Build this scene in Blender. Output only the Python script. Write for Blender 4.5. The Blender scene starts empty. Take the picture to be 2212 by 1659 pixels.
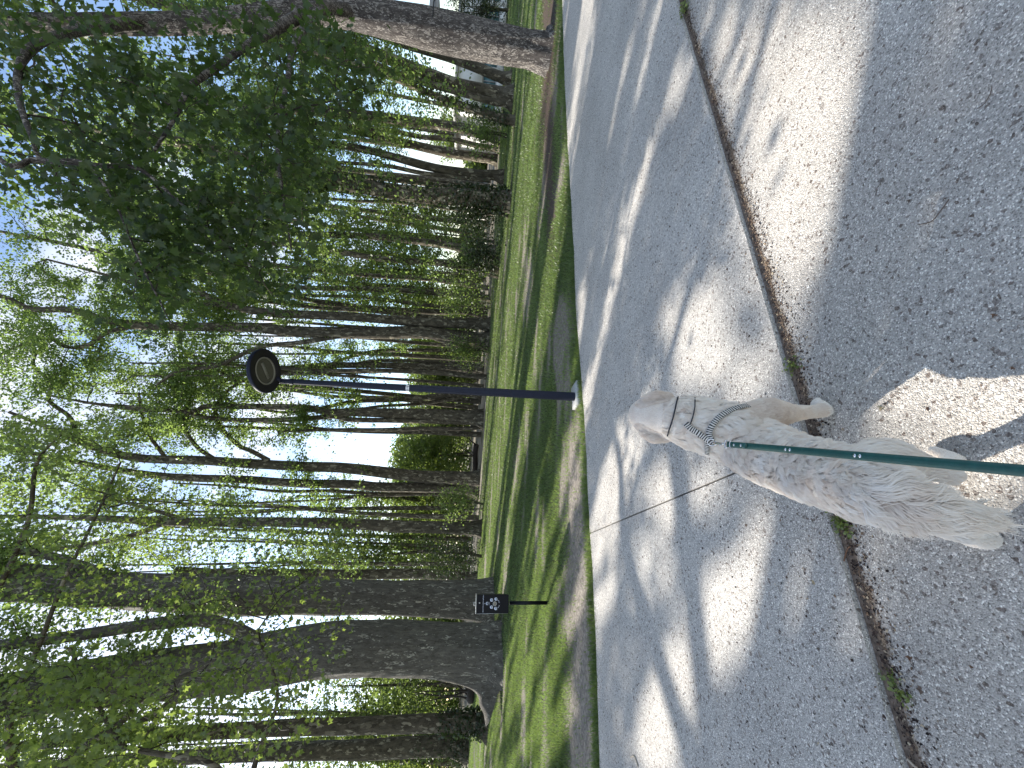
import bpy, bmesh, math, random
import numpy as np
from mathutils import Vector, Matrix
from mathutils.bvhtree import BVHTree

# ------------------------------------------------------------------ camera
FPX, PITCH, ROLL, CAMH = 900.0, 6.4, 3.0, 1.6        # focal length for a picture 2212 units wide (photo is taken sideways)
_p, _r = math.radians(PITCH), math.radians(ROLL)
Fw = np.array([0, math.cos(_p), -math.sin(_p)])
_U0 = np.array([0, math.sin(_p), math.cos(_p)]); _R0 = np.array([1.0, 0, 0])
Rt = math.cos(_r)*_R0 + math.sin(_r)*_U0
Up = math.cos(_r)*_U0 - math.sin(_r)*_R0
CP = np.array([0, 0, CAMH])
sc = bpy.context.scene
cam = bpy.data.objects.new('camera', bpy.data.cameras.new('camera'))
sc.collection.objects.link(cam); sc.camera = cam
cam.data.sensor_width = 36; cam.data.lens = 36*FPX/2212; cam.data.clip_end = 2000; cam.data.clip_start = .05
M = Matrix((( -Up[0], Rt[0], -Fw[0], CP[0]), (-Up[1], Rt[1], -Fw[1], CP[1]), (-Up[2], Rt[2], -Fw[2], CP[2]), (0, 0, 0, 1)))
cam.matrix_world = M

# ------------------------------------------------------------------ world, sun, exposure
SUN_EL = math.radians(34)
SH = np.array([0.84, -0.543]); SH /= np.linalg.norm(SH)          # the way shadows fall on the ground
SUNV = np.array([-SH[0]*math.cos(SUN_EL), -SH[1]*math.cos(SUN_EL), math.sin(SUN_EL)])   # towards the sun
world = bpy.data.worlds.new('World'); sc.world = world; world.use_nodes = True
nt = world.node_tree; nt.nodes.clear()
wo = nt.nodes.new('ShaderNodeOutputWorld'); bg = nt.nodes.new('ShaderNodeBackground')
sky = nt.nodes.new('ShaderNodeTexSky'); sky.sky_type = 'NISHITA'; sky.sun_disc = False
sky.sun_elevation = SUN_EL; sky.sun_rotation = math.atan2(SUNV[0], SUNV[1])
sky.air_density = 1.0; sky.dust_density = 0.6; sky.ozone_density = 1.0
tc = nt.nodes.new('ShaderNodeTexCoord'); mp = nt.nodes.new('ShaderNodeMapping')
mp.inputs['Scale'].default_value = (1, 1, 1.6)
nz = nt.nodes.new('ShaderNodeTexNoise'); nz.inputs['Scale'].default_value = 2.6; nz.inputs['Detail'].default_value = 9; nz.inputs['Roughness'].default_value = .62
cr = nt.nodes.new('ShaderNodeValToRGB'); cr.color_ramp.elements[0].position = .47; cr.color_ramp.elements[1].position = .70
mx = nt.nodes.new('ShaderNodeMix'); mx.data_type = 'RGBA'
mx.inputs[7].default_value = (4.4, 4.35, 4.25, 1)
nt.links.new(tc.outputs['Generated'], mp.inputs[0]); nt.links.new(mp.outputs[0], nz.inputs['Vector'])
nt.links.new(nz.outputs['Fac'], cr.inputs[0]); nt.links.new(cr.outputs[0], mx.inputs[0])
nt.links.new(sky.outputs[0], mx.inputs[6]); nt.links.new(mx.outputs[2], bg.inputs[0]); nt.links.new(bg.outputs[0], wo.inputs[0])
bg.inputs[1].default_value = 0.15
sun = bpy.data.objects.new('sun', bpy.data.lights.new('sun', 'SUN')); sc.collection.objects.link(sun)
sun.data.energy = 4.9; sun.data.angle = math.radians(.5); sun.data.color = (1, .95, .86)
sun.rotation_euler = Vector(SUNV).to_track_quat('Z', 'Y').to_euler(); sun.location = (-30, 20, 40)
sc.view_settings.view_transform = 'Standard'; sc.view_settings.look = 'None'
sc.view_settings.exposure = 1.12; sc.view_settings.gamma = 1; sc.view_settings.use_curve_mapping = False
sc.cycles.max_bounces = 7; sc.cycles.diffuse_bounces = 3; sc.cycles.transmission_bounces = 4; sc.cycles.transparent_max_bounces = 4

# ------------------------------------------------------------------ pixel <-> place
def ray(X, Y): return Fw + Rt*((829.5-Y)/FPX) - Up*((X-1106)/FPX)
def atz(X, Y, z=0.0):
    d = ray(X, Y); return CP + d*((z-CAMH)/d[2])
def atd(X, Y, dist):
    d = ray(X, Y); return CP + d*(dist/d[1])
def proj(P):
    q = np.atleast_2d(P)-CP; z = q@Fw; zz = np.where(abs(z) < 1e-4, 1e-4, z)
    return np.stack([1106-(q@Up)/zz*FPX, 829.5-(q@Rt)/zz*FPX, z], 1)

# ------------------------------------------------------------------ helpers
rng = np.random.default_rng(7)
def R(a): return math.radians(a)
def nrm(v): return v/np.maximum(np.linalg.norm(v, axis=-1, keepdims=True), 1e-9)
_tab = np.random.default_rng(3).random((64, 64, 64)).astype(np.float32)
def vnoise(P, scale=1.0, off=0.0):
    P = np.asarray(P, float)
    if P.shape[1] == 2: P = np.concatenate([P, np.zeros((len(P), 1))], 1)
    Q = P*scale+off+100.5; I = np.floor(Q).astype(int); f = Q-I; f = f*f*(3-2*f); out = 0
    for dx in (0, 1):
        for dy in (0, 1):
            for dz in (0, 1):
                w = (f[:, 0] if dx else 1-f[:, 0])*(f[:, 1] if dy else 1-f[:, 1])*(f[:, 2] if dz else 1-f[:, 2])
                out = out+w*_tab[(I[:, 0]+dx) % 64, (I[:, 1]+dy) % 64, (I[:, 2]+dz) % 64]
    return out
def fbm(P, scale=1.0, off=0.0, o=3):
    return sum(vnoise(P, scale*2**i, off+i*17.3)*.5**i for i in range(o))/sum(.5**i for i in range(o))
def inpoly(P, poly):
    x, y = P[:, 0], P[:, 1]; c = np.zeros(len(P), bool); n = len(poly); j = n-1
    for i in range(n):
        xi, yi = poly[i][:2]; xj, yj = poly[j][:2]
        if yi != yj: c ^= ((yi > y) != (yj > y)) & (x < (xj-xi)*(y-yi)/(yj-yi)+xi)
        j = i
    return c
def mesh_np(name, V, faces, attrs=None, smooth=False):
    """faces: list of (n,k) int arrays"""
    me = bpy.data.meshes.new(name); V = np.asarray(V, np.float32)
    faces = [np.asarray(f, np.int32) for f in faces if len(f)]
    me.vertices.add(len(V)); me.vertices.foreach_set('co', V.ravel())
    nl = sum(f.size for f in faces); npol = sum(len(f) for f in faces)
    me.loops.add(nl); me.loops.foreach_set('vertex_index', np.concatenate([f.ravel() for f in faces]))
    me.polygons.add(npol)
    tot = np.concatenate([np.full(len(f), f.shape[1], np.int32) for f in faces])
    st = np.concatenate([[0], np.cumsum(tot)[:-1]]).astype(np.int32)
    me.polygons.foreach_set('loop_start', st); me.polygons.foreach_set('loop_total', tot)
    if smooth: me.polygons.foreach_set('use_smooth', np.ones(npol, bool))
    for k, v in (attrs or {}).items():
        a = me.attributes.new(k, 'FLOAT', 'POINT'); a.data.foreach_set('value', np.asarray(v, np.float32))
    me.update(calc_edges=True); return me
def link(name, me, mat=None, parent=None, **props):
    o = bpy.data.objects.new(name, me); sc.collection.objects.link(o)
    if mat is not None and me is not None: me.materials.append(mat)
    if parent is not None:
        o.parent = parent
        o.matrix_parent_inverse = Matrix.Translation(parent.location).inverted() if parent.parent is None else Matrix()
    for k, v in props.items(): o[k] = v
    return o
def thing(name, loc, label, category, group=None):
    o = bpy.data.objects.new(name, None); sc.collection.objects.link(o); o.location = loc
    o.empty_display_size = .2
    o['label'] = label; o['category'] = category
    if group: o['group'] = group
    return o
class Geo:
    def __init__(s): s.V = []; s.F = {}; s.n = 0
    def add(s, V, F):
        F = np.asarray(F, np.int32); s.F.setdefault(F.shape[1], []).append(F+s.n); s.V.append(np.asarray(V, float)); s.n += len(V)
    def box(s, c, d, rot=None):
        c = np.asarray(c, float); v = np.array([[x, y, z] for x in (-.5, .5) for y in (-.5, .5) for z in (-.5, .5)])*np.asarray(d, float)
        if rot is not None: v = v@np.asarray(rot).T
        s.add(v+c, [(0, 1, 3, 2), (4, 6, 7, 5), (0, 4, 5, 1), (2, 3, 7, 6), (0, 2, 6, 4), (1, 5, 7, 3)])
    def tube(s, P, rad, n=8, cap=True, lob=None, ell=None):
        P = np.asarray(P, float); rad = np.asarray(rad, float)*np.ones(len(P)); T = nrm(np.gradient(P, axis=0))
        a = np.array([0., 0, 1]) if abs(T[0][2]) < .8 else np.array([1., 0, 0])
        N = [nrm(np.cross(T[0], a))]
        for i in range(1, len(P)): v = N[-1]-T[i]*(N[-1]@T[i]); N.append(nrm(v))
        N = np.array(N); B = np.cross(T, N); th = np.arange(n)*2*math.pi/n
        rr = rad[:, None]*np.ones((1, n))
        if lob is not None: rr = rr*(1+lob(np.arange(len(P))[:, None], th[None, :]))
        V = P[:, None]+(N[:, None]*np.cos(th)[None, :, None]+B[:, None]*np.sin(th)[None, :, None])*rr[..., None]
        idx = np.arange(len(P)*n).reshape(len(P), n); a0 = idx[:-1]; a1 = idx[1:]
        F = np.stack([a0, np.roll(a0, -1, 1), np.roll(a1, -1, 1), a1], -1).reshape(-1, 4)
        s.add(V.reshape(-1, 3), F)
        if cap:
            for k in (0, len(P)-1):
                W = np.concatenate([V[k], P[k][None]+T[k]*0]); i = np.arange(n)
                s.add(W, np.stack([i, np.roll(i, -1), np.full(n, n)], 1))
    def lathe(s, prof, n=32, c=(0, 0, 0), rot=None):
        prof = np.asarray(prof, float); th = np.arange(n)*2*math.pi/n
        V = np.stack([prof[:, 0][:, None]*np.cos(th), prof[:, 0][:, None]*np.sin(th), prof[:, 1][:, None]*np.ones(n)], -1).reshape(-1, 3)
        if rot is not None: V = V@np.asarray(rot).T
        idx = np.arange(len(prof)*n).reshape(len(prof), n); a0 = idx[:-1]; a1 = idx[1:]
        s.add(V+np.asarray(c), np.stack([a0, np.roll(a0, -1, 1), np.roll(a1, -1, 1), a1], -1).reshape(-1, 4))
    def mesh(s, name, smooth=False):
        return mesh_np(name, np.concatenate(s.V), [np.concatenate(v) for v in s.F.values()], smooth=smooth)
def smooth_path(P, k=6):
    P = np.asarray(P, float); n = len(P)
    if n < 3: return np.array([P[0]+(P[-1]-P[0])*t for t in np.linspace(0, 1, k+1)])
    Q = np.concatenate([[2*P[0]-P[1]], P, [2*P[-1]-P[-2]]]); out = []
    for i in range(n-1):
        p0, p1, p2, p3 = Q[i:i+4]
        for t in np.arange(k)/k:
            out.append(.5*((2*p1)+(-p0+p2)*t+(2*p0-5*p1+4*p2-p3)*t*t+(-p0+3*p1-3*p2+p3)*t**3))
    out.append(P[-1]); return np.array(out)

nR = atz(1465, 0); nL = atz(1960, 1659); ed = nrm((nR-nL)[:2]); en = np.array([-ed[1], ed[0]])
# ------------------------------------------------------------------ materials
def mat(name):
    m = bpy.data.materials.new(name); m.use_nodes = True; t = m.node_tree; t.nodes.clear()
    o = t.nodes.new('ShaderNodeOutputMaterial'); return m, t, o
def nd(t, kind, **kw):
    n = t.nodes.new('ShaderNode'+kind)
    for k, v in kw.items():
        if k in n.inputs: n.inputs[k].default_value = v
        else: setattr(n, k, v)
    return n
def ramp(t, src, stops):
    n = t.nodes.new('ShaderNodeValToRGB'); e = n.color_ramp.elements
    while len(e) < len(stops): e.new(.5)
    for i, (p, c) in enumerate(stops): e[i].position = p; e[i].color = (*c, 1) if len(c) == 3 else c
    t.links.new(src, n.inputs[0]); return n.outputs[0]
def mixc(t, f, a, b, mode='MIX'):
    n = t.nodes.new('ShaderNodeMix'); n.data_type = 'RGBA'; n.blend_type = mode
    for s, v in ((0, f), (6, a), (7, b)):
        if hasattr(v, 'is_output'): t.links.new(v, n.inputs[s])
        else: n.inputs[s].default_value = v if s == 0 else (*v, 1)
    return n.outputs[2]
def objco(t, scale=(1, 1, 1)):
    c = t.nodes.new('ShaderNodeTexCoord'); m = t.nodes.new('ShaderNodeMapping'); m.inputs['Scale'].default_value = scale
    t.links.new(c.outputs['Object'], m.inputs[0]); return m.outputs[0]
def geoco(t, scale=(1, 1, 1)):
    c = t.nodes.new('ShaderNodeNewGeometry'); m = t.nodes.new('ShaderNodeMapping'); m.inputs['Scale'].default_value = scale
    t.links.new(c.outputs['Position'], m.inputs[0]); return m.outputs[0]
def noise(t, co, s, d=4, r=.55):
    n = nd(t, 'TexNoise', Scale=s, Detail=d, Roughness=r); t.links.new(co, n.inputs['Vector']); return n.outputs['Fac']
def finish(t, o, col, rough=.9, bump=None, dist=.01, strength=.6, metal=0, spec=.3):
    b = nd(t, 'BsdfPrincipled'); b.inputs['Roughness'].default_value = rough; b.inputs['Metallic'].default_value = metal
    b.inputs['Specular IOR Level'].default_value = spec
    if hasattr(col, 'is_output'): t.links.new(col, b.inputs['Base Color'])
    else: b.inputs['Base Color'].default_value = (*col, 1)
    if bump is not None:
        n = nd(t, 'Bump', Strength=strength, Distance=dist); t.links.new(bump, n.inputs['Height']); t.links.new(n.outputs[0], b.inputs['Normal'])
    t.links.new(b.outputs[0], o.inputs[0]); return b
def simple(name, col, rough=.6, metal=0, spec=.4, nscale=0, var=.15):
    m, t, o = mat(name)
    if nscale:
        f = noise(t, objco(t), nscale, 5)
        c = ramp(t, f, [(.3, tuple(x*(1-var) for x in col)), (.7, tuple(min(1, x*(1+var)) for x in col))])
        finish(t, o, c, rough, f, .002, .3, metal, spec)
    else: finish(t, o, col, rough, metal=metal, spec=spec)
    return m

def concrete(name, base, warm, dirt=False):
    m, t, o = mat(name); co = geoco(t)
    v = nd(t, 'TexVoronoi', Scale=215.0); t.links.new(co, v.inputs['Vector'])
    sep = nd(t, 'SeparateColor'); t.links.new(v.outputs['Color'], sep.inputs[0])
    peb = ramp(t, sep.outputs[0], [(0, tuple(x*.42 for x in base)), (.2, tuple(x*.8 for x in base)), (.72, tuple(x*1.02 for x in base)), (.88, tuple(x*1.12 for x in base)), (.93, tuple(min(.85, x*1.6) for x in base)), (1, (.88, .86, .80))])
    v2 = nd(t, 'TexVoronoi', Scale=85.0); t.links.new(co, v2.inputs['Vector'])
    sep2 = nd(t, 'SeparateColor'); t.links.new(v2.outputs['Color'], sep2.inputs[0])
    big = ramp(t, sep2.outputs[1], [(0, (.38, .33, .31)), (.05, (.6, .57, .56)), (.09, (1, 1, 1)), (.94, (1, 1, 1)), (1, (1.3, 1.3, 1.3))])
    c = mixc(t, 1.0, peb, big, 'MULTIPLY')
    st = ramp(t, noise(t, co, 1.1, 6, .6), [(.3, (.84, .83, .82)), (.7, (1.1, 1.09, 1.07))])
    c = mixc(t, 1.0, c, st, 'MULTIPLY')
    d = ramp(t, noise(t, co, 19, 5, .7), [(.63, (1, 1, 1)), (.72, warm)])
    c = mixc(t, .8, c, d, 'MULTIPLY')
    if dirt:
        dp = nd(t, 'VectorMath', operation='DOT_PRODUCT'); t.links.new(co, dp.inputs[0]); dp.inputs[1].default_value = (en[0], en[1], 0)
        ad = nd(t, 'Math', operation='SUBTRACT'); t.links.new(dp.outputs['Value'], ad.inputs[0]); ad.inputs[1].default_value = float(nL[:2]@en)
        nn = nd(t, 'Math', operation='MULTIPLY_ADD'); t.links.new(noise(t, co, 7, 5, .7), nn.inputs[0]); nn.inputs[1].default_value = .16; t.links.new(ad.outputs[0], nn.inputs[2])
        ff = ramp(t, nn.outputs[0], [(0, (0, 0, 0)), (.03, (1, 1, 1))])
        gr = ramp(t, noise(t, co, 130, 3, .8), [(.3, (.07, .045, .03)), (.5, (.22, .16, .11)), (.7, (.45, .36, .26))]); c = mixc(t, ff, c, gr)
    b1 = nd(t, 'Math', operation='MULTIPLY'); t.links.new(v.outputs['Distance'], b1.inputs[0]); b1.inputs[1].default_value = -1.0
    finish(t, o, c, .92, b1.outputs[0], .004, .8, spec=.2)
    return m
M_slab = concrete('exposed aggregate concrete', (.50, .472, .44), (.5, .42, .36))
M_near = concrete('worn aggregate concrete', (.495, .46, .42), (.42, .33, .27), True)

def ground_mat():
    m, t, o = mat('lawn soil'); co = geoco(t)
    a = nd(t, 'Attribute', attribute_name='bare'); mu = nd(t, 'Attribute', attribute_name='mulch')
    g = ramp(t, noise(t, co, 14, 6, .7), [(.3, (.03, .036, .016)), (.5, (.06, .07, .03)), (.7, (.12, .11, .06))])
    di = ramp(t, noise(t, co, 22, 6, .75), [(.3, (.10, .085, .07)), (.5, (.23, .20, .17)), (.7, (.42, .37, .31))])
    mc = ramp(t, noise(t, co, 35, 6, .75), [(.35, (.035, .022, .018)), (.55, (.09, .068, .056)), (.72, (.24, .195, .16))])
    c = mixc(t, a.outputs['Fac'], g, di); c = mixc(t, mu.outputs['Fac'], c, mc)
    finish(t, o, c, .95, noise(t, co, 30, 6, .7), .02, .8, spec=.1); return m
M_ground = ground_mat()

def leaf_mat(name, lo, hi, trans, k=.5, attr=False, gl_=.035):
    m, t, o = mat(name)
    if attr: src = nd(t, 'Attribute', attribute_name='tint').outputs['Fac']
    else: src = nd(t, 'NewGeometry').outputs['Random Per Island']
    c = ramp(t, src, [(0, lo), (1, hi)])
    tr = ramp(t, src, [(0, tuple(x*.75 for x in trans)), (1, trans)])
    d = nd(t, 'BsdfDiffuse'); tl = nd(t, 'BsdfTranslucent'); gl = nd(t, 'BsdfGlossy', Roughness=.42); gl.inputs['Color'].default_value = (1, 1, 1, 1)
    t.links.new(c, d.inputs['Color']); t.links.new(tr, tl.inputs['Color'])
    mxs = nd(t, 'MixShader'); mxs.inputs[0].default_value = k; t.links.new(d.outputs[0], mxs.inputs[1]); t.links.new(tl.outputs[0], mxs.inputs[2])
    m2 = nd(t, 'MixShader'); m2.inputs[0].default_value = gl_; t.links.new(mxs.outputs[0], m2.inputs[1]); t.links.new(gl.outputs[0], m2.inputs[2])
    t.links.new(m2.outputs[0], o.inputs[0]); return m
M_leaf = leaf_mat('spring plane leaf', (.03, .055, .012), (.11, .16, .04), (.34, .48, .11), .5)
M_leafmid = leaf_mat('mid green plane leaf', (.022, .045, .01), (.085, .125, .03), (.34, .45, .08), .5)
M_dark = leaf_mat('dark maple leaf', (.010, .022, .006), (.042, .072, .018), (.15, .24, .045), .33, gl_=.025)
M_ivy = leaf_mat('ivy leaf', (.012, .022, .008), (.04, .06, .02), (.06, .1, .025), .25)
M_bush = leaf_mat('hedge leaf', (.018, .036, .009), (.08, .12, .032), (.28, .38, .08), .45)
M_weed = leaf_mat('weed leaf', (.1, .15, .03), (.22, .27, .07), (.3, .36, .08), .4)
M_grass = leaf_mat('grass blade', (.024, .06, .012), (.20, .26, .085), (.27, .38, .09), .4, attr=True)

def bark_mat(name, a, b, chip, scale=1.0, chipamt=.62, vert=1.0):
    m, t, o = mat(name); co = geoco(t, (1, 1, .45*vert))
    n1 = noise(t, co, 5*scale, 6, .65)
    c = ramp(t, n1, [(.3, a), (.7, b)])
    v = nd(t, 'TexVoronoi', Scale=9*scale); w = nd(t, 'VectorMath', operation='ADD')
    nn = nd(t, 'TexNoise', Scale=6*scale, Detail=3.0); t.links.new(co, nn.inputs['Vector'])
    sc_ = nd(t, 'VectorMath', operation='SCALE'); sc_.inputs['Scale'].default_value = .35; t.links.new(nn.outputs['Color'], sc_.inputs[0])
    t.links.new(co, w.inputs[0]); t.links.new(sc_.outputs[0], w.inputs[1]); t.links.new(w.outputs[0], v.inputs['Vector'])
    sp = nd(t, 'SeparateColor'); t.links.new(v.outputs['Color'], sp.inputs[0])
    f = ramp(t, sp.outputs[0], [(chipamt, (0, 0, 0)), (chipamt+.1, (1, 1, 1))])
    c = mixc(t, f, c, chip)
    f2 = ramp(t, sp.outputs[1], [(.0, (.72, .7, .68)), (.4, (1, 1, 1)), (1, (1.12, 1.1, 1.05))]); c = mixc(t, 1.0, c, f2, 'MULTIPLY')
    n3 = noise(t, co, 40*scale, 5, .7)
    c = mixc(t, .5, c, ramp(t, n3, [(.3, (.6, .6, .6)), (.7, (1.2, 1.2, 1.2))]), 'MULTIPLY')
    h = nd(t, 'Math', operation='ADD'); t.links.new(n3, h.inputs[0]); t.links.new(n1, h.inputs[1])
    finish(t, o, c, .9, h.outputs[0], .03, .7, spec=.15); return m
M_bark = bark_mat('plane bark', (.045, .038, .029), (.135, .118, .09), (.26, .235, .18), 1.0, .80)
M_barkbig = bark_mat('mottled plane bark', (.08, .072, .062), (.155, .142, .122), (.36, .34, .29), 1.9, .88, .7)
M_barkmaple = bark_mat('rough pale bark', (.045, .038, .038), (.11, .10, .095), (.27, .25, .235), 2.6, .7, .9)
M_twig = simple('twig bark', (.04, .032, .024), .9, nscale=8, var=.3)

# ------------------------------------------------------------------ sun lit patches on the ground
def G(pts): return [atz(x, y)[:2] for x, y in pts]
LIT = [G([(1500, 0), (2085, 0), (2010, 180), (1930, 310), (1850, 430), (1790, 560), (1700, 700), (1640, 620), (1600, 400), (1560, 200)]),
       [(-.30, .95), (-.27, 1.66), (-.12, 1.57), (.02, 1.49), (.14, 1.40), (.26, 1.28), (.40, 1.12), (.40, .90), (.22, .84), (.02, .92), (-.14, 1.0)],
       G([(2130, 330), (2212, 300), (2212, 455), (2150, 440)]),
       G([(1458, 1383), (1543, 1229), (1640, 1120), (1731, 1060), (1800, 1120), (1851, 1246), (1783, 1280), (1714, 1324), (1629, 1417), (1560, 1468), (1470, 1600), (1380, 1659), (1360, 1560)]),
       G([(1390, 985), (1480, 975), (1560, 990), (1600, 1060), (1540, 1110), (1440, 1120), (1395, 1060)]),
       G([(1420, 640), (1560, 560), (1640, 700), (1700, 800), (1660, 850), (1480, 840)])]
ANIS = np.array([[SH[0], SH[1]], [-SH[1], SH[0]]])
def litval(g):
    """1 = should be sunlit, 0 = shaded, for ground points g (n,2)"""
    q = g@ANIS.T; st = fbm(q*np.array([.45, 2.2]), 1.0, 5.0, 3); st2 = fbm(q*np.array([.28, 3.4]), 1.0, 55.0, 2); st = np.where(dist_edge(g) > 0, .45*st+.55*st2, st)
    far = np.clip((g[:, 1]-2.6+.25*abs(g[:, 0]))/1.2, 0, 1)
    v = np.where(far > .5, np.clip((st-.515)*14+.5, 0, 1), 0.0)
    jit = (np.stack([fbm(g, 2.5, 1., 2), fbm(g, 2.5, 9., 2)], 1)-.5)*.35
    for p in LIT: v = np.maximum(v, inpoly(g+jit, p)*1.0)
    return v
def shadow_xy(P): return P[:, :2]+SH[None]*(P[:, 2:3]/math.tan(SUN_EL))
def sun_keep(P, rg, pdrop=.93):
    g = shadow_xy(P); near = (g[:, 1] > -1) & (g[:, 1] < 34) & (abs(g[:, 0]) < 26)
    k = np.ones(len(P), bool); i = np.where(near)[0]
    if len(i): k[i] = rg.random(len(i)) > litval(g[i])*pdrop
    return k

# ------------------------------------------------------------------ ground, path
PEDGE = [nR[:2]+ed*60, nL[:2]-ed*40]                                     # near edge of the far slab
fe = [atz(x, y)[:2] for x, y in ((1300, 1659), (1290, 1350), (1276, 1100), (1263, 862), (1250, 700), (1240, 486), (1233, 381), (1222, 176), (1217, 0))]
farE = [fe[0]-ed*40]+fe+[fe[-1]+nrm(fe[-1]-fe[0])*50]
def dist_edge(g):                                                       # signed distance beyond the path's far edge
    best = np.full(len(g), 1e9)
    for a, b in zip(farE[:-1], farE[1:]):
        d = b-a; L = d@d; tt = np.clip(((g-a)@d)/L, 0, 1); best = np.minimum(best, np.linalg.norm(g-(a+tt[:, None]*d), axis=1))
    inside = inpoly(g, farE+PEDGE)
    return np.where(inside, -best, best)
def bare_mulch(g):
    de = dist_edge(g); n = fbm(g, .8, 2.0, 4); n2 = fbm(g*np.array([.55, 1.5]), 1.0, 31.0, 4)
    left = np.clip((-g[:, 0]-.2)/1.0, 0, 1)
    strip = np.clip(1.2-abs(de-.75-.35*(n-.5))/(.45+.5*np.clip(-g[:, 0]/4, 0, 1.2)), 0, 1)*left*1.2
    bare = np.clip(strip*(.55+n), 0, 1)
    bare = np.maximum(bare, np.clip((n2-.54)*6, 0, .8))
    bare = np.maximum(bare, np.clip((g[:, 1]-23-8*n)/6, 0, .9)*np.clip((n2-.25)*4, 0, 1))
    bare = np.maximum(bare, np.clip((3.0-abs(g[:, 0]+7.5-(g[:, 1]-12)*-.6))/2, 0, 1)*np.clip(1-abs(g[:, 1]-12.6-.5*(g[:, 0]+11))/.5, 0, 1)*np.clip((-g[:, 0]-10)/.6, 0, 1))
    r0 = atz(1186, 112)[:2]
    mul = np.clip(1.5-np.linalg.norm((g-r0)*np.array([.55, 1.25]), axis=1)/1.1, 0, 1)
    mul = np.maximum(mul, np.clip(1.4-abs(de-1.6-.5*(n-.5))/.55, 0, 1)*np.clip((g[:, 0]-2.2)/1.5, 0, 1)*np.clip(.3+n*1.3, 0, 1))
    for q, rr in TREEPOS: mul = np.maximum(mul, np.clip(1.3-np.linalg.norm(g-q, axis=1)/rr, 0, 1)*.8)
    return bare, np.clip(mul, 0, 1)

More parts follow.
